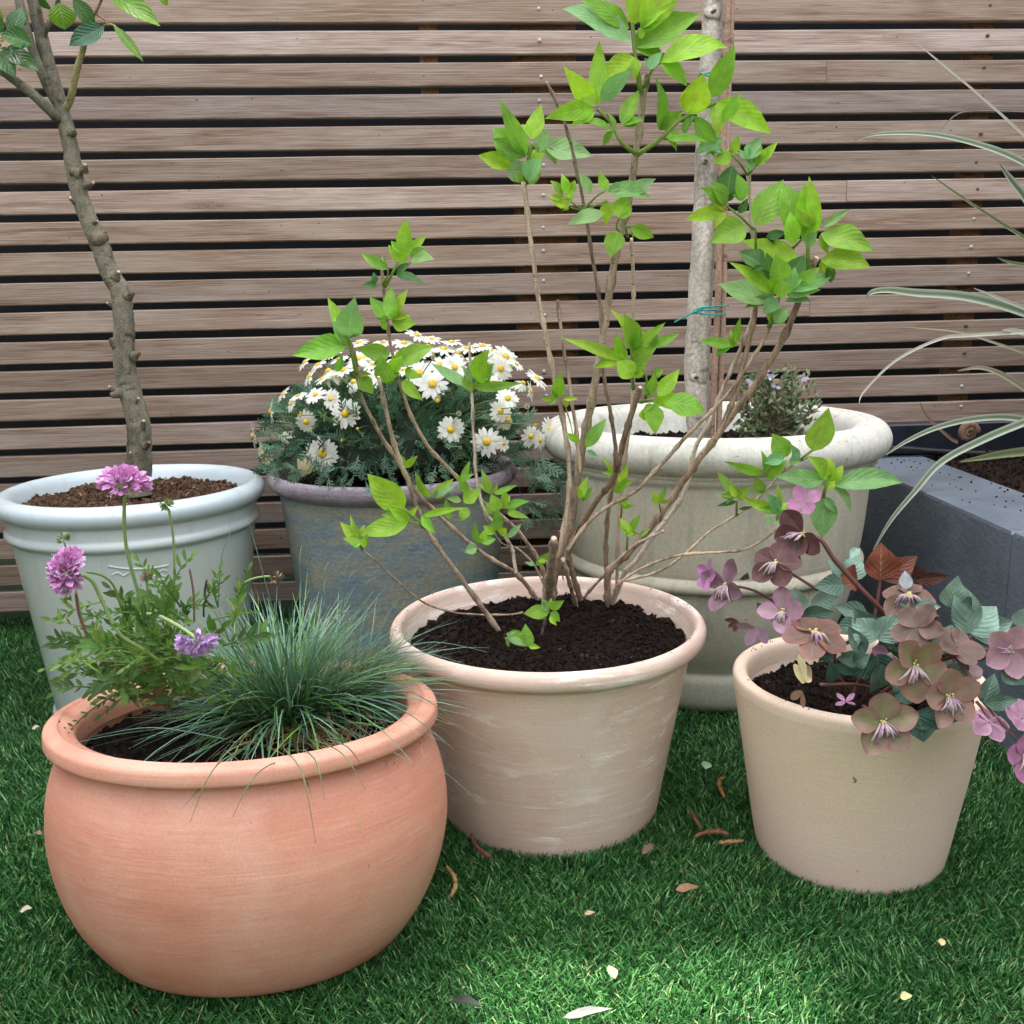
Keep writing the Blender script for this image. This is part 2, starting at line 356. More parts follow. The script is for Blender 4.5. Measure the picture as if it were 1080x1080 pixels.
def m_turf():
    m, nt, n, l, b = mat('turf_backing'); a = nz(nt, tc(nt), 300, 4)
    c = mix(nt, ramp(nt, a, [(.35, 0.), (.7, 1.)]), (.006, .016, .006), (.02, .05, .016)); l.new(c, b.inputs['Base Color']); b.inputs['Roughness'].default_value = .95; return m
M_TURFB = m_turf()
def m_blade(name, rough=.38, tr=.2, spec=.5):
    m, nt, n, l, b = mat(name); t = tint(nt); l.new(t, b.inputs['Base Color']); b.inputs['Roughness'].default_value = rough; b.inputs['Specular IOR Level'].default_value = spec
    x = n.new('ShaderNodeBsdfTranslucent'); l.new(t, x.inputs[0]); ms = n.new('ShaderNodeMixShader'); ms.inputs[0].default_value = tr
    l.new(b.outputs[0], ms.inputs[1]); l.new(x.outputs[0], ms.inputs[2]); l.new(ms.outputs[0], n['Material Output'].inputs[0]); return m
M_BLADE = m_blade('turf_blade', .45, .12, .28); M_FESC = m_blade('fescue_blade', .36, .2, .5)
M_LEAF = m_leaf('soft_green_leaf', .45, .5, 7, .5, .35, .28)
M_BAY = m_leaf('glossy_leaf', .28, .3, 7, .45, .5)
M_HLEAF = m_leaf('leathery_leaf', .5, .12, 6, .3, .3, .35)
M_PETAL = m_leaf('petal', .55, .25, 12, .12, .3, .10)
M_WHITE = m_leaf('daisy_petal', .6, .35, 3, 0., .3, .2)
M_SMALL = m_leaf('small_leaf', .6, .2, 3, .1, .2, .1)
M_BARK = m_bark('brown_bark', (.15, .105, .075), (.46, .37, .29), 110, 1.0, .12)
M_BAYBARK = m_bark('grey_green_bark', (.07, .064, .048), (.20, .185, .14), 60, 1.0, .5)
M_PALEBARK = m_bark('pale_grey_bark', (.24, .21, .175), (.50, .46, .40), 30, .6, .3)
M_CANE = m_bark('bamboo_cane', (.20, .12, .08), (.36, .24, .18), 40, .2, .1)
M_TIE = m_plain('teal_twine', (.01, .26, .24), .5)
M_YEL = m_plain('yellow_disc', (.72, .47, .04), .8, .8, 900, .002)
M_STEMG = m_blade('green_stem', .5, .1)

# ------------------------------------------------------------------ setting: lawn, fence, added light blockers
g = MB(); N = 40
for i in range(N + 1):
    for j in range(N + 1):
        g.v.append((-30 + 60 * i / N, -25 + 45 * j / N, 0)); g.uv.append((i, j)); g.c.append((1, 1, 1))
g.f = [(i * (N + 1) + j, (i + 1) * (N + 1) + j, (i + 1) * (N + 1) + j + 1, i * (N + 1) + j + 1) for i in range(N) for j in range(N)]
tag(g.build('lawn', M_TURFB, smooth=False), kind='structure')

TF = Matrix.Translation((0, FD, 0)) @ Matrix.Rotation(YAW, 4, 'Z')     # fence frame: x along, y away
fence = empty('slatted_fence', (0, FD, 0), 'weathered horizontal cedar slat fence with dark gaps behind all the pots', 'fence')
fence.rotation_euler = (0, 0, YAW)
Z0 = 1.40589; S = .067786; GAP = .0165; ZT = 2.35
sl_ = MB(); i = -14
while True:
    zt = Z0 - i * S - GAP / 2; zb = Z0 - (i + 1) * S + GAP / 2
    if zb < .01: break
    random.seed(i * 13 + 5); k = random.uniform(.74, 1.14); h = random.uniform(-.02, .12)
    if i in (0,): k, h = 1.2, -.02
    if zt < .75: k *= .84  # lower slats tinted darker: shade put into their colour
    if zt < .35: k *= .85  # lowest slats darker again, more painted shade
    u0 = -2.6 ; joints = [random.uniform(.6, 1.1)] if i % 4 == 1 else []
    yj = random.uniform(-.002, .002)
    for a_, b_ in zip([u0] + joints, [j - .001 for j in joints] + [2.6]):
        o0 = len(sl_.v); kk = k * random.uniform(.95, 1.05)
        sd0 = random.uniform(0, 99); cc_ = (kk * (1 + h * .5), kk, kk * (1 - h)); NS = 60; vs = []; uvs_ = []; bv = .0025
        for q in range(NS + 1):
            xx = a_ + (b_ - a_) * q / NS; w1 = .0016 * mnoise.noise(Vector((xx * 1.3, sd0, 0))); w2 = .0010 * mnoise.noise(Vector((xx * 4, sd0, 7))); w3 = .0022 * mnoise.noise(Vector((xx * 1.1, sd0, 3)))
            y0_, y1_, z0_, z1_ = yj + w3, yj + w3 + .021, zb + w1, zt + w1 + w2
            for yy_, zz_ in ((y0_ + bv, z0_), (y1_ - bv, z0_), (y1_, z0_ + bv), (y1_, z1_ - bv), (y1_ - bv, z1_), (y0_ + bv, z1_), (y0_, z1_ - bv), (y0_, z0_ + bv)): vs.append((xx, yy_, zz_)); uvs_.append((xx, zz_ + yy_))
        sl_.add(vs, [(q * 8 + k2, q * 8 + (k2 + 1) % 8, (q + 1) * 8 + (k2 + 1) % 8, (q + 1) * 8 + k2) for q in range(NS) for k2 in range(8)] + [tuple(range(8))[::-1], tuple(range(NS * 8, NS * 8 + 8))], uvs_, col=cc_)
        off = random.uniform(0, 50), random.uniform(0, 50)
        for q in range(o0, len(sl_.v)): sl_.uv[q] = (sl_.uv[q][0] + off[0], sl_.uv[q][1] + off[1])
    i += 1
NSL = i
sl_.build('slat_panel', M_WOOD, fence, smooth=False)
for uc, w in ((.10, .15), (1.16, .055), (-1.35, .06), (2.2, .06), (-2.3, .06)):
    mb = MB(); box(mb, uc - w / 2, uc + w / 2, .0255, .075, 0, ZT, bev=.002); mb.build('post', M_POST, fence, smooth=False)
mb = MB(); box(mb, -.19, -.148, .0255, .07, 1.22, ZT, bev=.002, col=(1.9, 2.2, 2.2)); mb.build('post', M_POST, fence, smooth=False)
sm = MB(); random.seed(3)
def screw(u, z, m):
    s_ = MB(); s_.add([(u + .0042 * math.cos(a), -.0028, z + .0042 * math.sin(a)) for a in np.linspace(0, 2 * math.pi, 11)[:-1]] + [(u + .0046 * math.cos(a), .001, z + .0046 * math.sin(a)) for a in np.linspace(0, 2 * math.pi, 11)[:-1]] + [(u, -.0034, z)],
        [(k, (k + 1) % 10, 20) for k in range(10)] + [(k, 10 + k, 10 + (k + 1) % 10, (k + 1) % 10) for k in range(10)])
    s_.build('screw', m, fence)
for k in range(-1, 13): screw(.088 + random.uniform(-.004, .004), Z0 - k * S - S / 2 + random.uniform(-.008, .012), M_SCREW)
for k in range(-1, 14): screw(1.153 + random.uniform(-.005, .005), Z0 - k * S - S / 2 + random.uniform(-.008, .012), M_SCREW if k in (6, 7, 8, 9, 12, 13) else M_SCREW2)

hw = MB(); box(hw, -6, .10, 3.15, 3.35, 0, 11.2); box(hw, .1005, .50, 3.152, 3.352, 0, 9.82); box(hw, .5005, 7, 3.15, 3.35, 0, 11.2); tag(hw.build('shade_wall', M_DARK, smooth=False), 'dark wall added behind the slatted fence to shade the garden, black through its gaps', 'wall')  # wall added to shade the scene; its notch lets a sun patch through

hb = MB(); box(hb, -7, 7, -3.9, -3.6, 0, 2.5); tag(hb.build('rear_blocker', m_plain('blocker_pale', (.42, .36, .31), .9), smooth=False), 'plain pale wall added unseen behind the viewer to cut low sky light', 'wall')  # unseen wall added behind the camera to block low sky light
hb = MB(); box(hb, -2.75, -2.65, -3.1, 2.2, 0, 2.3); tag(hb.build('left_blocker', m_plain('blocker_brown', (.14, .10, .08), .9), smooth=False), 'brown panel added unseen beyond the left edge of the lawn to cut low sky light', 'fence')  # unseen panel added on the left against low sky light
hb = MB(); box(hb, 2.95, 3.1, -3.1, 2.4, 0, 2.6); tag(hb.build('right_blocker', m_plain('blocker_dull', (.16, .14, .13), .9), smooth=False), 'dull panel added unseen beyond the raised bed at the right to cut sky light', 'wall')  # unseen slab on the right, added to cut light from that side
# raised bed on the right
rb = empty('raised_bed', (.86, 1.9, 0), 'blue-grey painted masonry raised bed with a flat top, right of the stone urn', 'raised bed')
WZ = .388
def wx(y): return .8465 + (2.26 - y) * .0178
def prism(mb, pl, z0, z1, bev=.006):
    n = len(pl); vs = [(x, y, z0) for x, y in pl] + [(x, y, z1 - bev) for x, y in pl]
    cx = sum(p[0] for p in pl) / n; cy = sum(p[1] for p in pl) / n
    ins = []
    for (x, y) in pl:
        d = Vector((cx - x, cy - y)).normalized() * bev; ins.append((x + d.x, y + d.y, z1))
    vs += ins
    fs = [(k, (k + 1) % n, n + (k + 1) % n, n + k) for k in range(n)] + [(n + k, n + (k + 1) % n, 2 * n + (k + 1) % n, 2 * n + k) for k in range(n)] + [tuple(range(2 * n, 3 * n))]
    mb.add(vs, fs)
w_ = MB(); prism(w_, [(wx(.3), .3), (wx(.3) + .19, .3), (wx(1.66) + .19, 1.66), (wx(1.66), 1.66)], 0, WZ)
prism(w_, [(wx(1.663), 1.663), (wx(1.663) + .19, 1.663), (wx(2.5) + .19, 2.52), (wx(2.5), 2.515)], 0, WZ)
w_.build('wall', M_RENDER, None, smooth=False).parent = rb; bpy.data.objects['wall'].location = (-.86, -1.9, 0)
bs = MB(); n_ = 40
for a in range(n_ + 1):
    for c in range(n_ + 1):
        x = 1.035 + a / n_ * 1.4; y = .3 + c / n_ * 2.2; bs.v.append((x, y, .372 + .02 * mnoise.noise(Vector((x * 14, y * 14, 0))) + .01 * mnoise.noise(Vector((x * 50, y * 50, 3))))); bs.uv.append((0, 0)); bs.c.append((1.6, 1.5, 1.4))
bs.f = [(a * (n_ + 1) + c, (a + 1) * (n_ + 1) + c, (a + 1) * (n_ + 1) + c + 1, a * (n_ + 1) + c + 1) for a in range(n_) for c in range(n_)]
for _ in range(1500): chunk(bs, (rng.uniform(1.03, 1.5), rng.uniform(1.5, 2.5), .385 + rng.uniform(-.01, .012)), rng.uniform(.002, .008), (1.5, 1.3, 1.2))
for _ in range(75):
    y = rng.uniform(1.75, 2.45); chunk(bs, (wx(y) + .02 + .16 * rng.random() ** .5, y, WZ + .001), rng.uniform(.001, .0042), (.8, .7, .6))
tag(bs.build('bed_soil', M_SOIL, smooth=False), 'dry dark soil and crumbs in the raised bed on the right', 'soil', kind='stuff')
eb = MB(); box(eb, .80, 2.6, -.055, -.006, WZ + .002, .468, T=TF, bev=.004); tag(eb.build('edging_board', m_plain('navy_board', (.014, .017, .026), .35), smooth=False), 'dark navy edging board along the foot of the fence behind the raised bed', 'board')
hose = MB(); tube(hose, [*[TF @ Vector((u, -.068, WZ + .012 + .012 * math.sin(u * 9))) for u in np.linspace(.83, 2.2, 12)]], .009, 10)
tag(hose.build('irrigation_pipe', m_plain('black_plastic', (.012, .013, .016), .35)), 'black plastic pipe lying along the foot of the fence on the raised bed', 'pipe')

# ------------------------------------------------------------------ pots
def pot(name, loc, rim, body, inner, m_rim, m_body, label, cat='plant pot', sy=1.0, rot=(0, 0, 0), wob=.006):
    root = empty(name, loc, label, cat); root.rotation_euler = rot
    b = MB(); lathe_pts(b, body, sy=sy, wob=wob); b.build('body', m_body, root)
    r = MB(); lathe_pts(r, rim, sy=sy, wob=wob); r.build('rim', m_rim, root)
    q = MB(); lathe_pts(q, inner, sy=sy, wob=wob); q.build('inner_wall', m_body, root)
    return root
BW = dict(loc=(-.341, 1.162, 0), sy=.826, tx=-.058)
h = .308
prof = rounded([(.214, h * .9), (.222, h * .875), (.236, h * .80), (.247, h * .68), (.2505, h * .52), (.243, h * .36), (.226, h * .2), (.203, h * .08), (.185, .004), (.15, -.004)], 2)
rimp = rounded([(.200, h * .86), (.203, h - .012), (.207, h - .001), (.214, h + .001), (.226, h + .001), (.2285, h + .001), (.236, h - .003), (.241, h - .009), (.2405, h - .0145), (.242, h - .016), (.242, h - .024), (.238, h - .031), (.226, h - .034), (.214, h * .88), (.214, h * .9)][:13] + [(.214, h * .9)], 1)
rimp = [(.200, h * .88), (.2015, h - .018), (.204, h - .0115), (.2055, h - .0100), (.210, h - .0078), (.219, h - .0045), (.2215, h - .0035), (.2228, h - .0018), (.2245, h - .0012), (.2262, h - .0018), (.2272, h - .0030), (.229, h - .0034), (.235, h - .0052), (.2382, h - .0068), (.2400, h - .0090), (.2408, h - .0120), (.2412, h - .0190), (.2412, h - .0225), (.2402, h - .0248), (.2380, h - .0262), (.2330, h - .0272), (.2260, h - .0285), (.2200, h - .0298), (.2165, h * .897), (.214, h * .9)]
pot('terracotta_bowl', BW['loc'], rimp, prof, [(.202, h * .9), (.205, h * .8), (.2, h * .6), (.1, h * .5), (.001, h * .5)], M_BOWL, M_BOWL,
    'round-bellied reddish terracotta pot at the front left, holding blue grass and lilac scabious', sy=.826, rot=(BW['tx'], 0, 0))
CP = (.051, 1.474)
rimp = rounded([(.212, .27), (.216, .285), (.221, .298), (.224, .309), (.229, .3145), (.235, .3145), (.2405, .309), (.2425, .301), (.241, .292), (.236, .286), (.226, .283), (.219, .277)], 2)
pot('flared_pot', (CP[0], CP[1], 0), rimp, rounded([(.219, .277), (.2185, .262), (.196, .15), (.176, .03), (.170, .004), (.16, -.004)], 2),
    [(.212, .27), (.2, .2), (.001, .19)], M_CENTRE, M_CENTRE, 'pinkish beige flared terracotta pot with white swirl stains, in the centre with the leggy shrub')
RP = (.482, 1.325)
pot('cream_pot', (RP[0], RP[1], 0), rounded([(.148, .24), (.149, .262), (.153, .271), (.160, .274), (.167, .273), (.1715, .268), (.171, .255)], 2),
    rounded([(.171, .255), (.150, .12), (.1345, .02), (.129, .002), (.11, -.004)], 2), [(.148, .24), (.14, .19), (.001, .18)], M_RIGHT, M_RIGHT,
    'plain yellowish cream clay pot at the front right, spilling hellebore flowers')
LP = (-.748, 1.944)
rimp = rounded([(.205, .40), (.212, .43), (.218, .446), (.226, .4545), (.236, .456), (.247, .450), (.253, .440), (.252, .428), (.246, .419), (.236, .4165), (.2345, .412)], 2)
lbody = rounded([(.2345, .412), (.234, .392), (.236, .388), (.2385, .384), (.2395, .3785), (.237, .373), (.231, .369), (.229, .366)], 2)[:-1] + rounded([(.229, .366), (.2275, .36), (.208, .2), (.188, .035), (.186, .024), (.192, .018), (.194, .010), (.192, .001), (.15, -.004)], 2)
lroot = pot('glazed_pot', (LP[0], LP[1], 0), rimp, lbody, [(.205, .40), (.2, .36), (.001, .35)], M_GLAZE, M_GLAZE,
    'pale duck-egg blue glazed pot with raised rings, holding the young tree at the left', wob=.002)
em = MB()
def onpot(px, py, C, r, off=.0):
    # point on the front of an upright cone of local radius function r(z)
    y = C[1] - .2
    for _ in range(12):
        p = P(px, py, y); rr = r(p.z) + off; dx = p.x - C[0]; y = C[1] - math.sqrt(max(rr * rr - dx * dx, 1e-6))
    return P(px, py, y)
rl = lambda z: np.interp(z, [.02, .2, .36], [.186, .208, .2275])
for pl, r_ in (([(114, 597), (130, 599.5), (146, 600), (162, 599), (178, 596)], .0022), ([(158, 604), (163, 601), (168, 603), (172, 601), (177, 603)], .0016), ([(162, 608), (168, 606), (176, 609)], .0018), ([(118, 607), (124, 604), (130, 607), (136, 604)], .0018), ([(165, 613), (171, 611), (177, 613)], .0015)):
    tube(em, [onpot(x, y, LP, rl, .0003) - Vector((LP[0], LP[1], 0)) for x, y in pl], r_, 8)
em.build('embossed_mark', M_GLAZE, lroot)
DP = (-.246, 2.059)
pot('weathered_pot', (DP[0], DP[1], 0), rounded([(.215, .40), (.228, .435), (.236, .455), (.246, .463), (.254, .459), (.258, .449), (.2565, .437), (.250, .429), (.242, .424), (.236, .42)], 2),
    rounded([(.236, .42), (.234, .41), (.212, .2), (.193, .02), (.190, .002), (.15, -.004)], 2), [(.215, .40), (.2, .36), (.001, .35)], M_WPURP, M_WBLUE,
    'weathered blue-grey pot with a purplish rim, behind the centre left, full of white daisies')
SP = (.415, 2.05)
rimp = rounded([(.245, .46), (.262, .505), (.272, .530), (.282, .541), (.296, .546), (.304, .5465), (.306, .549), (.320, .5495), (.336, .545), (.349, .530), (.353, .512), (.347, .494), (.336, .484), (.330, .481)], 2)
sbody = rounded([(.330, .481), (.3285, .475), (.3265, .474), (.325, .466), (.318, .458), (.3165, .452), (.3155, .44)], 2)[:-1] + rounded([(.3155, .44), (.311, .36), (.302, .29), (.298, .283), (.306, .28), (.312, .272), (.311, .262), (.304, .256), (.2985, .253), (.296, .247)], 2)[:-1] + \
    rounded([(.296, .247), (.29, .2), (.262, .12), (.245, .085), (.243, .078), (.252, .072), (.256, .062), (.256, .002), (.2, -.003)], 2)
pot('stone_urn', (SP[0], SP[1], 0), rimp, sbody, [(.245, .46), (.235, .42), (.001, .41)], M_STONE, M_STONE,
    'big cast-stone planter with a heavy rounded rim and moulded waist, back right behind the shrub', 'planter', wob=.003)

def soil(name, C, r, z, mt, label, amp=.008, n=2500, cs=(.0015, .006), sy=1., tilt=0., mound=0., flaky=1., tone=None):
    mb = MB(); K = 46; A = 96; seed = C[0] * 10
    def hz(x, y):
        q = math.hypot(x, y / sy) / r
        return (mound * (1 - q * q) + amp * (mnoise.noise(Vector((x * 22 + seed, y * 22, 1))) + .6 * mnoise.noise(Vector((x * 60, y * 60 + seed, 5))) + .35 * mnoise.noise(Vector((x * 150, y * 150, 9)))))
    vs = [(0, 0, z + hz(0, 0))]
    for i in range(1, K + 1):
        for a in range(A):
            th = 2 * math.pi * a / A; x = r * i / K * math.cos(th); y = r * i / K * math.sin(th) * sy; vs.append((x, y, z + hz(x, y)))
    fs = [(0, 1 + a, 1 + (a + 1) % A) for a in range(A)] + [(1 + (i - 1) * A + a, 1 + i * A + a, 1 + i * A + (a + 1) % A, 1 + (i - 1) * A + (a + 1) % A) for i in range(1, K) for a in range(A)]
    mb.add(vs, fs, col=(1, 1, 1))
    for _ in range(n):
        rr = r * math.sqrt(rng.random()) * .985; th = rng.random() * 6.283; x, y = rr * math.cos(th), rr * math.sin(th) * sy
        k = rng.uniform(.5, 1.5)
        if rng.random() < .02: k = 5
        c = (k, k * .9, k * .85) if tone is None else tone(k)
        chunk(mb, (x, y, z + hz(x, y) + .001), rng.uniform(*cs) * (1.6 if rng.random() < .06 else 1), c, flaky)
    o = mb.build(name, mt, smooth=False); o.location = (C[0], C[1], 0); o.rotation_euler = (tilt, 0, 0)
    return tag(o, label, 'soil', kind='stuff')
soil('potting_soil', CP, .2115, .281, M_SOIL, 'crumbly black compost filling the centre pot round the shrub stems', .012, 5200, mound=.006)
soil('potting_soil', BW['loc'], .204, .262, M_SOIL, 'black compost in the red terracotta pot below the blue grass', .012, 2600, sy=.826, tilt=BW['tx'])
soil('potting_soil', RP, .149, .232, M_SOIL, 'black compost inside the cream pot below the hellebore', .010, 2200)
soil('bark_mulch', LP, .215, .424, M_MULCH, 'brown bark chip mulch round the tree in the blue glazed pot', .010, 3000, (.002, .008), flaky=.45, mound=.004)
soil('potting_soil', DP, .222, .425, M_SOIL, 'soil hidden under the daisies in the weathered blue pot', .006, 300)
soil('potting_soil', SP, .262, .484, M_SOIL, 'dark soil inside the stone planter round the tree stake', .010, 2600)

# ------------------------------------------------------------------ hydrangea-like shrub in the centre pot
LIME = (.40, .68, .05); MID = (.27, .53, .06); PALE = (.27, .52, .19); DARK = (.08, .22, .05)
TONES = [LIME, MID, PALE, DARK]
shrub = empty('budding_shrub', (CP[0], CP[1], .28), 'tall leggy shrub with bare brown stems and fresh lime-green leaves in the centre pot', 'shrub')
SO = Vector((CP[0], CP[1], .28))
ZS = .283
def stem(parent, org, path, ytop, r0, r1, m, col=(1, 1, 1), ybase=None, name='stem', zs=ZS, knots=True, cut=False, sides=9, jig=.0012, sink=.02):
    if ybase is None: ybase = PZ(path[0][0], path[0][1], zs).y
    L = [0]
    for a, b in zip(path[:-1], path[1:]): L.append(L[-1] + math.hypot(a[0] - b[0], a[1] - b[1]))
    pts = [P(x, y, ybase + (ytop - ybase) * (l / L[-1]) ** .85) for (x, y), l in zip(path, L)]
    if sink: pts = [pts[0] - Vector((0, 0, sink)) - (pts[1] - pts[0]).normalized() * .002] + pts; L = [0] + L
    rs = [r0 + (r1 - r0) * (l / L[-1]) ** .8 for l in L]
    pp, rr = catmull(pts, rs, 7)
    pp = [p + Vector((mnoise.noise(p * 45), mnoise.noise(p * 45 + Vector((9, 9, 9))), 0)) * jig for p in pp]
    if knots:
        acc = 0; nxt = random.uniform(.03, .06)
        for i in range(1, len(pp)):
            acc += (pp[i] - pp[i - 1]).length
            if acc > nxt: rr[i] *= 1.45; acc = 0; nxt = random.uniform(.035, .07)
    mb = MB(); tube(mb, pp, rr, sides, 0, col, rough=.12)
    if cut:
        e = pp[-1]; d = (pp[-1] - pp[-2]).normalized(); tube(mb, [e, e + d * .0012], [rr[-1] * .8, rr[-1] * .7], sides, 0, (2.2, 2.2, 2.))
    return mb.build(name, m, parent, origin=None), pp
def fix(o, org): 
    o.location = -Vector(org)
    return o
random.seed(11)
def hs_(path, ytop, r0, r1, col=(1, 1, 1), cut=False, ybase=None, sink=.02):
    o, pp = stem(shrub, SO, path, ytop, r0 * .74 * mpp(1.45), r1 * .74 * mpp(1.45), M_BARK, col, ybase, cut=cut, sink=sink); fix(o, SO); return pp
GREY = (1.35, 1.4, 1.45); BRN = (.72, .62, .55); MIDC = (1, .97, .92)
hs_([(581, 637), (588, 590), (601, 557), (607, 516), (614, 475), (625, 416), (633, 375), (640, 326), (651, 259), (662, 218), (670, 167), (682, 78)], 1.43, 7, 4.2, MIDC)
hs_([(578, 637), (581, 600), (584, 568)], 1.45, 8.5, 5.0, GREY, True)
hs_([(641, 639), (642, 604), (656, 590), (684, 559), (706, 529), (730, 494), (754, 463), (776, 433), (800, 400), (828, 352), (861, 272)], 1.42, 5.5, 4.2, (.95, .85, .78), True)
hs_([(646, 637), (659, 604), (672, 590), (687, 568), (720, 523), (733, 474), (748, 446), (763, 409), (783, 363), (794, 331), (796, 290), (793, 240), (789, 168)], 1.47, 4.2, 2.3, GREY)
hs_([(614, 637), (603, 604), (600, 584), (609, 562), (628, 530), (645, 508), (654, 481), (659, 461), (668, 430), (675, 409)], 1.44, 4.6, 4.0, BRN, True)
hs_([(608, 640), (600, 612), (594, 590)], 1.47, 3.4, 3, GREY)
hs_([(641, 630), (639, 579), (642, 534), (648, 507), (649, 479), (649, 467), (643, 430), (637, 393), (634, 330), (625, 274), (616, 218), (599, 141), (577, 87)], 1.40, 3.8, 1.8, (.75, .7, .66), True)
hs_([(598, 582), (620, 551), (642, 534), (670, 518), (687, 501), (718, 467), (730, 454), (754, 430), (774, 407), (800, 368), (810, 348), (813, 336)], 1.44, 3.0, 2.4, (.9, .85, .78), ybase=1.46, sink=0)
hs_([(754, 465), (767, 437), (778, 409), (787, 372), (796, 335), (797, 322)], 1.46, 3.8, 3.2, BRN, ybase=1.44, sink=0)
hs_([(588, 590), (599, 530), (600, 487), (592, 432), (584, 396), (573, 340), (567, 310), (563, 279), (558, 239), (552, 192)], 1.50, 3.6, 3.2, MIDC, ybase=1.47, sink=0)
hs_([(612, 500), (607, 451), (600, 401), (595, 370), (588, 317)], 1.52, 2.6, 2.4, MIDC, True, ybase=1.49, sink=0)
hs_([(650, 632), (652, 562), (656, 507), (663, 457), (667, 420), (668, 337), (668, 296), (666, 252)], 1.52, 2.7, 2.5, (1.2, 1.2, 1.15), True)
hs_([(531, 672), (477, 598), (447, 553), (429, 505), (414, 461), (399, 398)], 1.34, 3.6, 2.6, MIDC, True)
hs_([(566, 632), (544, 605), (514, 587), (477, 557), (440, 520), (427, 498), (403, 461), (382, 420), (375, 379), (368, 357)], 1.40, 3.8, 2.2, MIDC)
hs_([(575, 632), (572, 600), (558, 575), (536, 550), (507, 527), (477, 498), (447, 464), (425, 416), (410, 353), (403, 289), (401, 284)], 1.46, 3.2, 2.2, MIDC)
hs_([(544, 605), (542, 590), (539, 577), (526, 556), (512, 540), (503, 507), (498, 429), (495, 362)], 1.50, 2.8, 1.8, GREY, True, ybase=1.45, sink=0)
hs_([(566, 642), (540, 648), (499, 648), (470, 644), (440, 631), (399, 594), (382, 579), (378, 572)], 1.30, 1.6, 1.2, MIDC, sink=.004)
hs_([(651, 618), (670, 603), (714, 586), (777, 581), (799, 573), (825, 554), (857, 534), (868, 520)], 1.39, 2.3, 1.5, (1.1, 1.05, .95), ybase=1.47, sink=0)
hs_([(651, 614), (688, 605), (718, 588), (747, 562), (777, 543), (795, 530), (814, 510), (829, 495), (852, 482)], 1.45, 2.2, 1.5, (1.1, 1.05, .95), ybase=1.48, sink=0)
hs_([(616, 630), (647, 596), (670, 575), (700, 560)], 1.50, 2.6, 1.8, GREY)
hs_([(573, 615), (562, 594), (545, 578), (529, 572), (510, 542)], 1.47, 1.7, 1.1, MIDC, ybase=1.5, sink=0)
hs_([(596, 620), (592, 600), (588, 575), (590, 560)], 1.52, 1.3, 1.0, BRN)
hs_([(571, 672), (575, 655), (578, 646)], 1.36, 1.6, 1.3, GREY)
hs_([(607, 470), (600, 440), (595, 425)], 1.49, 1.2, .8, (1, 1.5, .6), ybase=1.47, sink=0)

def cluster(y, leaves, twigs=(), parent=None, seed=0, cs=LIME):
    random.seed(seed); parent = parent or shrub
    groups = []
    for lf in leaves:
        near = [g_ for g_ in groups if any(math.hypot(lf[0] - o_[0], lf[1] - o_[1]) < 26 for o_ in g_)]
        g0 = [lf] + [q for g_ in near for q in g_]; groups = [g_ for g_ in groups if not any(g_ is q for q in near)] + [g0]
    tgs = [[] for _ in groups]
    for tw in twigs:
        pth = tw[0] if isinstance(tw[1], float) else tw; e = pth[-1]
        tgs[min(range(len(groups)), key=lambda i: min(math.hypot(e[0] - o_[0], e[1] - o_[1]) for o_ in groups[i]))].append(tw)
    if len(groups) > 1:
        for i, (g_, t_) in enumerate(zip(groups, tgs)): cluster1(y, g_, t_, parent)
    else: cluster1(y, leaves, twigs, parent)
def cluster1(y, leaves, twigs, parent):
    mb = MB()
    for lf in leaves:
        bx, by, tx, ty, w, c = lf[:6]
        tx = bx + (tx - bx) * 1.08; ty = by + (ty - by) * 1.08
        L = math.hypot(tx - bx, ty - by)
        yj = y + random.uniform(-.012, .012); dz = random.uniform(-.35, .35) * L * mpp(y)
        b = P(bx, by, yj); t = P(tx, ty, yj + dz)
        n = Vector((random.uniform(-.45, .45), -1, random.uniform(.0, .7)))
        if c == 2: n.z += .35
        col = TONES[c]; k = random.uniform(.85, 1.15); col = (col[0] * k * random.uniform(.85, 1.15), col[1] * k, col[2] * k * random.uniform(.8, 1.3))
        leaf(mb, b, t, w * 1.04 * mpp(y), n, col, random.uniform(-.06, .28), random.uniform(.05, .55), 'ovate', 11, 3, random.uniform(0, .12), serr=.012, twist=random.uniform(-.3, .3))
        for _q in range(random.choice((0, 1, 1, 2)) if L > 16 else 0):   # a smaller folded leaf behind the same node
            a_ = math.atan2(ty - by, tx - bx) + random.choice((-1, 1)) * random.uniform(.5, 1.1); l_ = L * random.uniform(.35, .6)
            leaf(mb, b, P(bx + math.cos(a_) * l_, by + math.sin(a_) * l_, yj + random.uniform(-.01, .02)), l_ * .42 * mpp(y), n + Vector((random.uniform(-.8, .8), 0, random.uniform(-.3, .6))), tuple(q * random.uniform(.75, 1.1) for q in col), .15, .5, 'ovate', 8, 2)
    for tw in twigs:
        r = tw[1] if isinstance(tw[1], float) else 1.5; pth = tw[0] if isinstance(tw[1], float) else tw
        tube(mb, [P(a, b_, y + (.015 if i == 0 else 0)) for i, (a, b_) in enumerate(pth)], [r * mpp(y) * 1.2] + [r * mpp(y) * .8] * (len(pth) - 1), 6, 4, (.30, .42, .10))
    o = mb.build('leaf_cluster', M_LEAF, parent); o.location = -parent.location; return o
cluster(1.415, [(666, 44, 598, 21, 26, 2), (664, 30, 614, 7, 20, 1), (667, 28, 661, -24, 24, 0), (676, 30, 701, -22, 30, 0), (668, 50, 734, 17, 30, 1), (697, 66, 759, 62, 28, 0), (670, 61, 635, 88, 24, 0), (684, 73, 698, 56, 14, 2), (674, 40, 683, 30, 12, 0)],
        [(( (676, 98), (670, 60), (667, 25) ), 2.4), (((679, 92), (688, 74), (697, 66)), 1.2)], seed=1)
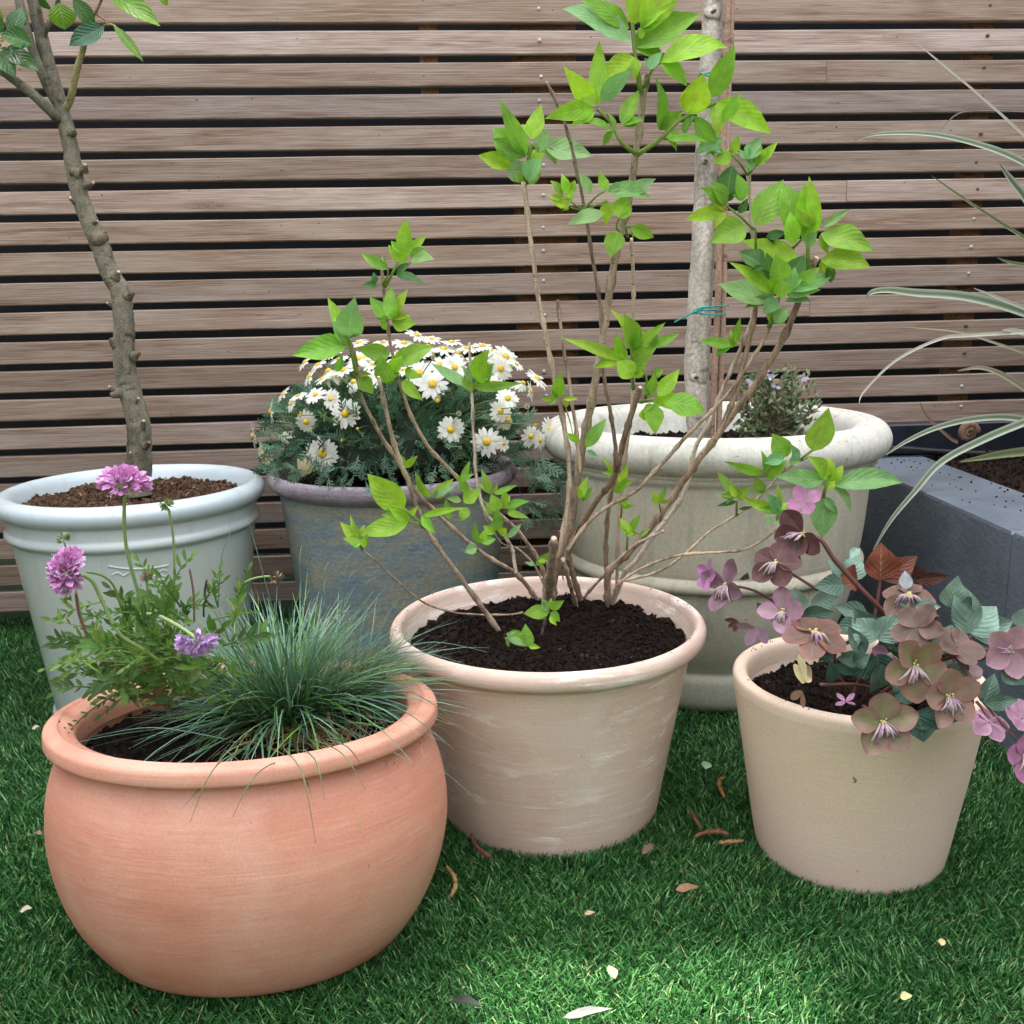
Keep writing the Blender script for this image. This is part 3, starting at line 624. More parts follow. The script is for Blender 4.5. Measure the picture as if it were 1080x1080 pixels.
cluster(1.40, [(627, 112, 596, 72, 18, 0), (629, 110, 631, 48, 17, 0), (633, 106, 668, 75, 16, 2), (626, 115, 577, 127, 17, 0), (627, 118, 605, 133, 11, 0), (647, 138, 608, 134, 9, 1), (656, 132, 673, 98, 15, 1), (628, 112, 612, 96, 12, 0)],
        [(((671, 162), (655, 150), (645, 130), (630, 115)), 2.2)], seed=2)
cluster(1.43, [(695, 137, 686, 88, 13, 1), (724, 119, 740, 79, 28, 0), (704, 147, 742, 153, 9, 1), (733, 122, 750, 161, 16, 1), (755, 108, 806, 141, 24, 0), (751, 103, 774, 52, 20, 1), (760, 150, 736, 164, 18, 2), (742, 158, 762, 146, 14, 2), (762, 128, 778, 100, 12, 1)],
        [(((672, 163), (695, 148), (715, 128), (733, 119), (755, 108)), 2.4), (((700, 146), (706, 147)), 1.2)], seed=3)
cluster(1.50, [(555, 165, 527, 107, 15, 1), (561, 147, 570, 113, 17, 0), (551, 165, 523, 137, 25, 1), (539, 176, 507, 166, 16, 0), (574, 155, 622, 163, 25, 2), (553, 161, 547, 133, 14, 2), (567, 161, 579, 137, 14, 2), (555, 191, 536, 168, 22, 2), (556, 191, 572, 171, 22, 2), (561, 167, 582, 157, 14, 0), (557, 193, 571, 183, 13, 1), (550, 192, 543, 186, 9, 1)],
        [(((553, 195), (557, 170), (561, 150)), 2.4)], seed=4)
cluster(1.42, [(600, 220, 582, 213, 12, 0), (594, 208, 581, 194, 8, 1), (598, 204, 592, 185, 9, 0), (602, 204, 606, 191, 8, 0), (593, 210, 579, 207, 6, 0), (623, 204, 611, 184, 10, 2), (637, 201, 634, 182, 11, 0), (641, 202, 684, 210, 20, 2), (663, 206, 690, 190, 14, 2), (637, 225, 602, 238, 16, 2), (641, 212, 640, 235, 12, 0), (653, 230, 659, 207, 19, 0), (652, 244, 644, 270, 20, 1), (665, 239, 687, 249, 13, 1), (603, 212, 597, 196, 7, 0)],
        [(((615, 221), (605, 215), (597, 207)), 1.2), (((616, 221), (628, 208), (637, 202)), 1.4), (((617, 222), (630, 216), (641, 212)), 1.2), (((655, 250), (650, 238), (653, 230)), 1.3), (((662, 250), (660, 240), (666, 239)), 1.3), (((616, 222), (602, 219)), 1.0)], seed=5)
cluster(1.42, [(659, 380, 599, 360, 11, 0), (665, 368, 641, 331, 12, 0), (667, 368, 658, 333, 22, 1), (668, 368, 699, 342, 11, 0), (668, 380, 692, 366, 15, 1), (684, 366, 714, 353, 9, 1), (668, 398, 652, 383, 20, 0), (669, 398, 681, 384, 18, 0), (666, 396, 668, 376, 16, 1)],
        [(((668, 410), (667, 395), (666, 368)), 1.8)], seed=6)
cluster(1.41, [(684, 418, 690, 392, 11, 1), (690, 395, 699, 391, 10, 1), (694, 418, 715, 391, 15, 0), (692, 422, 728, 431, 17, 0), (703, 424, 739, 436, 25, 1), (688, 426, 690, 456, 19, 1), (680, 430, 680, 443, 13, 0), (690, 419, 700, 428, 10, 0)],
        [(((676, 424), (684, 422), (693, 420)), 1.8), (((681, 420), (682, 400), (678, 388)), 1.4)], seed=7)
cluster(1.47, [(618, 472, 638, 444, 13, 1), (612, 466, 598, 457, 7, 0), (618, 476, 630, 481, 6, 2), (589, 420, 592, 393, 13, 1), (590, 418, 589, 408, 11, 0), (586, 421, 571, 421, 5, 0), (594, 421, 609, 421, 5, 0), (646, 500, 634, 482, 5, 0)], seed=8)
cluster(1.46, [(612, 526, 620, 504, 10, 1), (614, 528, 624, 514, 8, 1), (652, 510, 660, 488, 9, 0), (648, 520, 660, 504, 10, 1), (655, 534, 669, 534, 6, 0), (655, 533, 652, 522, 7, 0), (658, 534, 662, 524, 5, 1), (662, 562, 654, 548, 11, 0), (662, 562, 674, 544, 9, 1), (661, 566, 668, 555, 8, 0), (694, 532, 690, 518, 8, 0), (696, 530, 702, 514, 6, 1), (673, 566, 686, 557, 4, 1)],
        [(((655, 545), (656, 533)), 1.), (((661, 580), (662, 562)), 1.), (((697, 540), (695, 530)), .8)], seed=9)
cluster(1.45, [(772, 163, 753, 171, 13, 0), (772, 163, 778, 144, 10, 0), (764, 160, 746, 168, 12, 2), (787, 168, 780, 158, 8, 2), (788, 168, 801, 146, 15, 2), (796, 174, 802, 154, 11, 1), (799, 174, 818, 153, 9, 0), (764, 218, 737, 200, 13, 1), (766, 212, 771, 178, 24, 3), (766, 216, 748, 194, 17, 1), (783, 212, 776, 186, 15, 1), (764, 222, 725, 231, 14, 0), (786, 238, 751, 256, 27, 1), (780, 225, 788, 210, 8, 3), (792, 180, 789, 165, 7, 2)],
        [(((788, 184), (780, 172), (772, 163)), 1.4), (((789, 184), (798, 174)), 1.2), (((795, 242), (780, 228), (765, 216)), 1.4)], seed=10)
cluster(1.41, [(797, 238, 824, 194, 27, 1), (834, 246, 820, 200, 29, 1), (855, 250, 848, 197, 24, 0), (860, 238, 853, 190, 13, 0), (838, 257, 834, 226, 15, 0), (867, 240, 895, 222, 9, 2), (866, 246, 917, 266, 27, 1), (866, 274, 912, 286, 25, 0), (841, 272, 787, 255, 20, 0), (846, 254, 862, 232, 18, 1), (872, 282, 875, 297, 11, 3), (850, 262, 858, 244, 10, 2), (808, 250, 828, 246, 9, 3)],
        [(((853, 287), (852, 265), (854, 246)), 2.4), (((836, 262), (848, 250)), 1.4), (((797, 262), (797, 240)), 1.2)], seed=11)
cluster(1.40, [(817, 310, 771, 281, 14, 0), (805, 282, 780, 268, 22, 3), (812, 294, 808, 268, 16, 3), (824, 298, 818, 269, 20, 1), (831, 298, 847, 271, 20, 3), (834, 307, 875, 292, 19, 2), (814, 317, 762, 300, 32, 2), (824, 314, 824, 295, 16, 0), (831, 313, 862, 309, 13, 2), (817, 341, 829, 326, 13, 2), (816, 342, 808, 330, 10, 1), (828, 318, 852, 322, 12, 2), (820, 316, 806, 330, 15, 2), (840, 300, 862, 283, 13, 1)],
        [(((811, 345), (818, 328), (822, 312)), 2.2)], seed=12)
cluster(1.45, [(771, 365, 739, 360, 12, 1), (772, 367, 772, 352, 7, 0), (776, 362, 781, 336, 8, 1), (774, 366, 769, 352, 6, 1)], seed=13)
cluster(1.45, [(426, 266, 428, 233, 15, 0), (428, 268, 448, 250, 11, 0), (430, 276, 412, 260, 14, 0), (433, 272, 450, 264, 12, 1), (433, 274, 457, 276, 15, 2), (409, 284, 384, 269, 10, 1), (418, 289, 448, 303, 9, 3), (398, 301, 383, 301, 8, 3), (396, 299, 394, 288, 6, 3), (409, 336, 391, 314, 15, 1), (411, 336, 412, 303, 13, 1), (413, 336, 430, 309, 11, 0), (414, 341, 437, 341, 17, 1), (407, 348, 403, 335, 7, 0)],
        [(((406, 302), (413, 290), (420, 275)), 1.8), (((404, 300), (409, 290), (409, 284)), 1.)], seed=14)
cluster(1.37, [(365, 355, 347, 318, 13, 0), (367, 357, 375, 313, 26, 2), (366, 352, 371, 328, 11, 0), (367, 364, 312, 374, 26, 1), (355, 392, 361, 373, 8, 1), (366, 357, 354, 335, 12, 0)], [(((376, 395), (371, 372), (366, 352)), 2.2)], seed=15)
cluster(1.43, [(411, 374, 378, 367, 16, 1), (420, 384, 455, 369, 19, 1), (412, 405, 404, 374, 19, 1), (379, 397, 393, 414, 15, 1), (424, 401, 446, 421, 12, 1), (427, 392, 444, 398, 9, 0), (414, 392, 424, 376, 13, 0)], [(((420, 400), (416, 388), (414, 376)), 1.2)], seed=16)
cluster(1.49, [(495, 407, 457, 384, 12, 2), (500, 409, 549, 404, 10, 1), (506, 404, 518, 370, 22, 0), (497, 412, 488, 398, 9, 1), (505, 400, 520, 384, 14, 1)], [(((497, 420), (499, 408), (506, 400)), 1.4)], seed=17)
cluster(1.345, [(427, 537, 391, 502, 28, 0), (431, 550, 380, 564, 20, 0), (432, 544, 404, 543, 10, 1), (445, 544, 490, 536, 7, 0), (430, 545, 440, 535, 6, 0)], [(((446, 556), (436, 545), (425, 536)), 1.8), (((446, 556), (440, 552), (429, 550)), 1.3)], seed=18)
cluster(1.30, [(378, 571, 360, 552, 11, 0), (379, 568, 371, 545, 7, 1), (381, 573, 363, 568, 8, 1), (383, 576, 388, 563, 8, 1), (380, 578, 369, 574, 6, 2), (384, 578, 384, 566, 6, 0)], [(((383, 580), (380, 570)), 1.6)], seed=19)
cluster(1.43, [(454, 525, 440, 497, 9, 1), (456, 523, 477, 506, 9, 0), (457, 524, 480, 513, 8, 2), (455, 524, 438, 514, 6, 1), (426, 493, 421, 479, 7, 1), (427, 493, 440, 481, 7, 0), (487, 509, 495, 487, 7, 1), (489, 512, 479, 503, 8, 1), (489, 530, 506, 516, 15, 0), (487, 528, 472, 526, 7, 2), (493, 535, 487, 549, 11, 1), (475, 548, 470, 527, 9, 1), (492, 520, 488, 505, 10, 1)], seed=20)
cluster(1.45, [(517, 521, 508, 497, 9, 1), (521, 521, 544, 512, 6, 1), (526, 539, 518, 522, 13, 1), (533, 535, 558, 530, 10, 1), (535, 541, 557, 547, 7, 1), (533, 530, 532, 518, 8, 0), (528, 536, 537, 524, 11, 0), (524, 560, 524, 536, 11, 1), (522, 563, 511, 555, 9, 0), (526, 562, 534, 557, 10, 0), (536, 567, 549, 553, 7, 2), (520, 543, 512, 530, 8, 1)], seed=21)
cluster(1.42, [(505, 573, 502, 551, 10, 1), (507, 572, 522, 569, 9, 1), (503, 578, 491, 582, 11, 2), (508, 572, 514, 558, 8, 0)], seed=22)
cluster(1.47, [(565, 596, 581, 583, 9, 1), (564, 596, 554, 593, 4, 2), (568, 592, 577, 592, 5, 0)], seed=23)
cluster(1.355, [(579, 646, 555, 648, 15, 1), (579, 641, 594, 633, 10, 1), (581, 645, 590, 655, 9, 1), (577, 644, 572, 632, 9, 2), (580, 650, 587, 659, 6, 0)], seed=24)
cluster(1.30, [(534, 668, 551, 675, 10, 1), (558, 682, 555, 659, 15, 1), (557, 681, 569, 683, 6, 0), (535, 672, 552, 682, 8, 2), (537, 667, 552, 668, 6, 1)], [(((533, 673), (545, 680), (557, 681)), 1.2)], seed=25)
cluster(1.44, [(858, 476, 873, 433, 28, 1), (829, 482, 815, 459, 20, 1), (842, 485, 836, 470, 10, 2), (827, 484, 808, 489, 13, 2), (806, 500, 766, 487, 10, 1), (808, 504, 830, 487, 14, 1), (803, 520, 797, 504, 13, 1), (776, 523, 757, 498, 10, 1), (777, 526, 791, 513, 8, 1), (773, 525, 754, 524, 7, 2), (777, 529, 757, 534, 5, 3), (779, 537, 792, 534, 4, 3), (832, 488, 846, 484, 10, 2), (776, 524, 770, 512, 7, 0)],
        [(((840, 488), (850, 480), (858, 474)), 1.5), (((777, 544), (777, 528)), 1.2), (((829, 495), (818, 488), (806, 500)), 1.2)], seed=26)
cluster(1.40, [(821, 541, 783, 526, 11, 0), (822, 541, 819, 510, 6, 0), (822, 541, 806, 520, 13, 2), (818, 549, 836, 542, 15, 2), (817, 549, 805, 549, 7, 2), (820, 540, 800, 536, 8, 1)], [(((826, 554), (821, 541)), 1.3)], seed=27)
cluster(1.37, [(868, 507, 820, 503, 19, 2), (870, 502, 847, 483, 16, 1), (873, 506, 875, 483, 13, 0), (875, 510, 888, 492, 13, 0), (877, 512, 940, 515, 23, 2), (870, 524, 867, 565, 26, 2), (868, 512, 858, 500, 8, 1), (873, 516, 880, 508, 8, 0)], [(((868, 526), (870, 516), (873, 508)), 2.0)], seed=28)

# ------------------------------------------------------------------ young tree in the blue glazed pot
tree = empty('young_tree', (LP[0], LP[1], .43), 'young evergreen tree with a knobbly grey-green trunk growing from the pale blue glazed pot', 'tree')
random.seed(5)
def tr(path, y0, y1, r0, r1, m=M_BAYBARK, col=(1, 1, 1), parent=tree, name='branch', yb=None, knots=False, sides=12, sink=0, cut=False):
    o, pp = stem(parent, None, path, y1, r0 * mpp(1.94), r1 * mpp(1.94), m, col, ybase=y0, name=name, knots=knots, sides=sides, sink=sink, cut=cut); o.location = -parent.location; return pp
trunk_path = [(146, 512), (147, 470), (145, 440), (137, 412), (131, 385), (131, 352), (129, 318), (126, 305), (117, 290), (106, 262), (95, 235), (84, 205), (78, 178), (73, 150), (66, 120), (56, 85), (44, 40), (35, 0), (28, -45)]
tr(trunk_path, 1.925, 1.90, 13.0, 5, name='trunk', sides=22, sink=.02)
tr([(62, 112), (50, 90), (37, 60), (27, 30), (19, -5), (13, -40)], 1.905, 1.87, 4.6, 4.0)
tr([(62, 126), (42, 106), (20, 88), (0, 74), (-40, 56)], 1.90, 1.80, 5, 3.5)
tr([(64, 118), (73, 108), (79, 82), (88, 48), (90, 36)], 1.905, 1.86, 3.6, 2.6, col=(1.5, 1.5, .9), cut=True)
tr([(46, 40), (52, 24), (60, 5), (66, -20)], 1.90, 1.86, 2.4, 1.8)
tr([(88, 28), (100, 14), (109, -5)], 1.88, 1.86, 1.5, 1.2, col=(1.4, 1, .8)); tr([(110, 27), (118, 26), (125, 31)], 1.87, 1.85, 1.3, 1, col=(1.4, 1.4, .7)); tr([(100, 14), (112, 22), (113, 27)], 1.87, 1.86, 1.0, .9, col=(1.4, 1, .7))
for (x, py, dx, dy, r, L) in [(82, 183, -10, -3, 5, 8), (88, 180, 2, -8, 3.5, 9), (92, 196, 8, -4, 3, 9), (79, 212, -6, -4, 3, 7), (104, 252, 3, 1, 7, 6), (122, 293, 4, -8, 3.5, 9), (134, 312, 7, -3, 4.5, 10), (118, 322, -6, -3, 2, 8), (134, 352, 1, -2, 5, 5), (122, 363, -7, -6, 4, 8), (141, 376, 7, -4, 4, 8), (123, 412, -10, -5, 3, 14), (128, 415, -14, 2, 4.5, 14), (141, 428, 6, -10, 2.5, 8), (150, 452, 2, -10, 3, 10), (140, 487, -3, -12, 2.5, 11), (75, 140, 5, 0, 4, 6), (98, 235, 6, -2, 2, 6), (153, 470, 6, -4, 3.5, 8)]:
    k = MB(); yy = 1.905 if py < 300 else 1.912; m_ = mpp(1.94); a = P(x, py, yy - .004)
    e = P(x + dx * .8, py + dy * .8, yy - .012)
    tube(k, [a, a * .45 + e * .55, e], [r * 1.35 * m_, r * .9 * m_, r * .65 * m_], 8, 3, (.85, .8, .75), rough=.3)
    tube(k, [e, e + (e - a).normalized() * .001], [r * .55 * m_, r * .5 * m_], 8, 0, (2.8, 2.6, 2.2) if r < 4 else (.7, .6, .5))
    o = k.build('pruning_stub', M_BAYBARK, tree); o.location = -tree.location
BG = (.055, .155, .035); BL = (.17, .34, .03); BB = (.05, .155, .085)
random.seed(21)
for (bx, by, tx, ty, w, c) in [(34, 47, 0, 38, 20, BG), (22, 28, 30, 12, 18, BG), (12, 40, 24, 10, 17, BG), (3, 50, 44, 79, 17, BG), (1, 50, 17, 82, 19, BG), (62, 3, 68, 31, 24, BL), (77, -2, 100, 29, 15, BG), (110, 28, 73, 49, 19, BB), (116, -6, 170, 31, 20, BL), (120, 27, 152, 67, 9, BL), (168, -8, 176, 6, 8, BL), (0, 12, -4, 34, 18, BG), (46, -4, 54, 10, 16, BG), (2, 20, 0, 5, 14, BL), (60, 0, 48, -20, 18, BG), (30, -5, 44, -30, 20, BG), (-5, 60, -30, 80, 18, BG), (-6, 46, -40, 40, 20, BG), (95, -10, 85, -40, 18, BG), (110, -8, 150, -30, 20, BL), (0, 52, -14, 28, 16, BG), (26, 44, 12, 58, 14, BB)]:
    yy = 1.84 + random.uniform(-.03, .02); mb = MB(); k = random.uniform(.85, 1.2)
    n = Vector((random.uniform(-.4, .4), -1, random.uniform(-.1, .8)))
    b = P(bx, by, yy); t = P(tx, ty, yy + random.uniform(-.03, .03))
    leaf(mb, b, t, w * mpp(1.9), n, tuple(q * k for q in c), random.uniform(.02, .14), random.uniform(.15, .5), 'lance', 12, 3, .06)
    o = mb.build('leaf', M_BAY, tree); o.location = -tree.location
bud = MB()
for _ in range(16): q = P(3 + rng.normal() * 3, 46 + rng.normal() * 3, 1.82 + rng.normal() * .004); leaf(bud, q, q + Vector((rng.normal(), rng.normal(), rng.normal())) * .007, .005, (0, -1, .3), (.5, .35, .2), 0, .3, 'lance', 4, 1)
bud.build('bud', M_SMALL, tree).location = -tree.location

# ------------------------------------------------------------------ staked tree, cane, twine and small shrub in the stone planter
TR2 = P(742, 470, 2.03)
st = empty('staked_tree', (TR2.x, TR2.y, .48), 'straight pale grey tree trunk rising from the stone planter beside bamboo canes', 'tree')
o, pp = stem(st, None, [(739, 470), (737, 430), (735, 380), (738, 320), (742, 250), (744, 200), (747, 120), (750, 50), (752, 0), (754, -60)], 2.05, 13.5 * mpp(2.05), 9.5 * mpp(2.05), M_PALEBARK, ybase=2.05, name='trunk', knots=False, sides=20, sink=.0); o.location = -st.location
for x, py, r in ((734, 398, 4), (752, 14, 4.5), (743, 170, 2)):
    k = MB(); a = P(x, py, 2.034); tube(k, [a, a + Vector((0, -.007, 0)), a + Vector((0, -.0095, 0))], [r * 2.0 * mpp(2), r * 1.4 * mpp(2), r * .8 * mpp(2)], 12, 2, (.95, .92, .9), rough=.6); tube(k, [a + Vector((0, -.0085, 0)), a + Vector((.0005, -.0103, -.001))], [r * .7 * mpp(2), r * .4 * mpp(2)], 8, 0, (.2, .16, .14), rough=.5); q = k.build('knot', M_PALEBARK, st); q.location = -st.location
def cane(path, y, r, label):
    mb = MB(); pts = [P(x, py, y) for x, py in path]; pp, rr = catmull(pts, [r] * len(pts), 8)
    for i in range(0, len(rr), 9): rr[i] *= 1.25
    tube(mb, pp, rr, 10, 0); o_ = mb.build('bamboo_cane', M_CANE); tag(o_, label, 'cane', 'bamboo canes in the stone planter')
cane([(750, 472), (753, 400), (757, 320), (760, 220), (764, 100), (768, 0), (770, -60)], 2.015, 3.4 * mpp(2), 'darker slim bamboo cane directly against the pale trunk, left of its twin')
cane([(757, 470), (760, 400), (763, 320), (765, 220), (768, 100), (772, 0), (774, -60)], 2.02, 3.0 * mpp(2), 'lighter slim bamboo cane, the right of the two beside the pale trunk')
tw = MB()
for pth in ([(711, 340), (722, 334), (733, 329), (748, 324), (769, 322)], [(733, 329), (740, 331), (755, 332), (765, 331)], [(733, 327), (742, 324), (752, 324)]): tube(tw, [P(a, b, 1.998) for a, b in pth], .0017, 6, 4)
bmk = P(733, 329, 1.996); tube(tw, [bmk - Vector((.004, 0, .002)), bmk, bmk + Vector((.004, 0, .002))], [.002, .004, .002], 8, 3)
cxx = P(747, 327, 2.04); tube(tw, [cxx + Vector((.032 * math.cos(a), .034 * math.sin(a), 0)) for a in np.linspace(0, 2 * math.pi, 17)], .0015, 6, 1)
tag(tw.build('twine', M_TIE), 'teal green twine tied around the pale trunk and canes, lower tie', 'twine')
tw = MB(); tube(tw, [P(738, 77, 1.998), P(744, 79, 1.996), P(752, 82, 1.998)], .0018, 6, 3); cxx = P(752, 80, 2.04); tube(tw, [cxx + Vector((.028 * math.cos(a), .032 * math.sin(a), 0)) for a in np.linspace(0, 2 * math.pi, 17)], .0015, 6, 1)
tag(tw.build('twine', M_TIE), 'upper teal twine tie on the pale trunk, half hidden by leaves', 'twine')

SBC = P(815, 440, 2.09)
sb = empty('small_shrub', (SBC.x, SBC.y, .485), 'small twiggy grey-green shrub with tiny leaves on the right inside the stone planter', 'shrub')
random.seed(9); stm = MB(); fol = MB()
for k in range(130):
    x0 = random.gauss(812, 14); tx = random.uniform(772, 868); f = (tx - 820) / 48; ty = random.uniform(382, 455) + 26 * max(0, abs(f) - .35)
    y1 = 2.09 + random.uniform(-.07, .07); b = P(x0, 466, 2.09); t = P(tx, ty, y1); m_ = (b + t) / 2 + Vector((random.gauss(0, .01), random.gauss(0, .01), .012))
    tube(stm, [b, m_, t], [.0016, .0012, .0007], 5, 4, (.7, .6, .5))
    for q in range(15):
        u = random.uniform(.25, 1); c = b * (1 - u) ** 2 + m_ * 2 * u * (1 - u) + t * u * u
        d = Vector((random.gauss(0, 1), random.gauss(0, 1), random.gauss(.6, .8))).normalized()
        g_ = random.random(); col = (.10, .17, .07) if g_ < .5 else (.20, .27, .16) if g_ < .82 else (.32, .36, .27) if g_ < .96 else (.17, .09, .07)
        leaf(fol, c, c + d * random.uniform(.009, .019), random.uniform(.004, .008), (random.gauss(0, .5), -1, .5), col, .05, .3, 'lance', 4, 1)
for x, y in ((806, 392), (812, 398), (818, 408), (792, 402), (848, 398)):
    q = P(x, y, 2.03); [leaf(fol, q, q + Vector((random.gauss(0, 1), -.3, random.gauss(0, 1))).normalized() * .011, .007, (0, -1, .3), (.52, .48, .62), 0, .2, 'petal', 4, 1) for _ in range(4)]
stm.build('twigs', M_BARK, sb).location = -sb.location; fol.build('foliage', M_SMALL, sb).location = -sb.location

# ------------------------------------------------------------------ marguerite daisies
DB = P(425, 470, 2.04)
ds = empty('daisy_bush', (DP[0], DP[1], .43), 'mound of white daisies with feathery grey-green leaves overflowing the weathered blue pot', 'flowering plant')
random.seed(31); fol = MB(); C0 = Vector((DP[0] + .005, 2.05, .50))
def frond(mb, b, d, L, col, lob=7):
    d = d.normalized(); s = d.cross(Vector((random.gauss(0, 1), random.gauss(0, 1), random.gauss(0, 1)))).normalized(); nrm = d.cross(s)
    e = b + d * L + nrm * L * random.uniform(-.15, .25) - Vector((0, 0, .1 * L))
    leaf(mb, b, e, L * .085, nrm, col, .08, .2, 'lance', 4, 1)
    for k in range(lob):
        u = .3 + .6 * k / lob; c = b + (e - b) * u + nrm * .06 * L; sg = 1 if k % 2 else -1
        l2 = L * .38 * (1.1 - abs(u - .5)); leaf(mb, c, c + (d * .75 + s * sg * .75 + nrm * random.uniform(-.2, .2)).normalized() * l2, L * .085, nrm, col, .05, .2, 'lance', 3, 1)
for k in range(2000):
    a = random.uniform(0, 2 * math.pi); el = math.asin(random.uniform(-.35, 1)); rr = random.uniform(.55, 1.0)
    d = Vector((math.cos(a) * math.cos(el), math.sin(a) * math.cos(el), math.sin(el)))
    if d.y > .55: continue
    p = C0 + Vector((d.x * .265, d.y * .21, d.z * .135 + (.02 if d.z > 0 else 0))) * rr
    if p.z < .475 and math.hypot(p.x - DP[0], p.y - DP[1]) < .24: continue
    if p.z < .45 and random.random() < .8: continue
    g_ = random.uniform(.65, 1.25); col = (.10 * g_, .20 * g_, .13 * g_) if random.random() < .85 else (.17, .27, .14)
    frond(fol, p, d * 1.0 + Vector((random.gauss(0, .45), random.gauss(0, .45), random.gauss(.15, .45))), random.uniform(.028, .052), col)
for k in range(60):
    p = P(random.uniform(548, 590), random.uniform(470, 545), random.uniform(1.86, 1.95)); frond(fol, p, Vector((random.uniform(-.2, .9), -.3, random.uniform(-1.2, .2))), random.uniform(.03, .05), (.10, .18, .12))
for k in range(70):
    p = P(random.uniform(285, 500), random.uniform(478, 506), random.uniform(1.79, 1.82)); frond(fol, p, Vector((random.uniform(-.5, .5), -.6, random.uniform(-1., .2))), random.uniform(.025, .04), (.085, .15, .10))
fol.build('foliage', M_SMALL, ds).location = -ds.location
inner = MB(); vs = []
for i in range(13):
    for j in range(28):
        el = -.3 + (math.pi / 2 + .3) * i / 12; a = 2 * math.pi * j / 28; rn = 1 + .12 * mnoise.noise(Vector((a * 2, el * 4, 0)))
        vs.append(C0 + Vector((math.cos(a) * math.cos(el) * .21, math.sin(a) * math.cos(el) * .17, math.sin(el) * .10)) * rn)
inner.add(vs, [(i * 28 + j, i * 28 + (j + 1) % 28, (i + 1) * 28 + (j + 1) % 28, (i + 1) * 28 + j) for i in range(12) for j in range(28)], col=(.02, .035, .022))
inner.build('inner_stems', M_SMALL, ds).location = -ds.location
dst = MB()
def daisy(x, py, r, nx, nz_, y, kind='open'):
    c = P(x, py, y); R_ = r * mpp(y); n = Vector((nx, -1 + .5 * min(1, math.hypot(nx, nz_)), nz_)).normalized()
    if nz_ > .8 or abs(nx) > .8: n = Vector((nx, -.35, nz_)).normalized()
    a = n.orthogonal().normalized(); b = n.cross(a); fh = MB(); cen = MB()
    if kind in ('open', 'droop', 'old'):
        m_ = random.randint(14, 18)
        for k in range(m_):
            th = 2 * math.pi * (k + random.uniform(-.25, .25)) / m_; d = a * math.cos(th) + b * math.sin(th)
            dr = (-.12 + random.uniform(-.12, .12)) if kind == 'open' else -random.uniform(.4, 1.3)
            leaf(fh, c + d * R_ * .18, c + d * R_ * random.uniform(.88, 1.05) * (1 if kind == 'open' else .75) + n * R_ * dr, R_ * .31, n, (.90, .90, .88) if kind != 'old' else (.62, .52, .38), .05, random.uniform(-.1, .3), 'petal', 5, 1)
        rc = R_ * .25
    else: # bud
        for k in range(12):
            th = 2 * math.pi * k / 12; d = a * math.cos(th) + b * math.sin(th); leaf(fh, c - n * R_ * .5 + d * R_ * .15, c + n * R_ * .5 + d * R_ * .25, R_ * .3, d, (.62, .60, .50) if kind == 'bud' else (.30, .30, .12), .2, .2, 'petal', 4, 1)
        rc = R_ * .42
    o1 = fh.build('flower_head', M_WHITE, ds, origin=None); o1.location = -ds.location
    if kind != 'bud':
        vs = []; fs = []
        for i in range(5):
            e = i / 4 * math.pi / 2
            for k in range(12): th = 2 * math.pi * k / 12; vs.append(c + (a * math.cos(th) + b * math.sin(th)) * rc * math.cos(e) * (1 + .06 * random.random()) + n * rc * (.1 + .62 * math.sin(e)))
        fs = [(i * 12 + k, i * 12 + (k + 1) % 12, (i + 1) * 12 + (k + 1) % 12, (i + 1) * 12 + k) for i in range(4) for k in range(12)]
        cen.add(vs, fs); cen.build('flower_centre', M_YEL, o1)
    e = C0 + (c - C0) * .45; tube(dst, [e, (e + c) / 2 + Vector((0, 0, .015)), c - n * .003], [.0011, .001, .0012], 5, 4, (.16, .26, .12))
random.seed(77)
Z = lambda x, y: (260 + x / 3.375, 340 + y / 3.375)
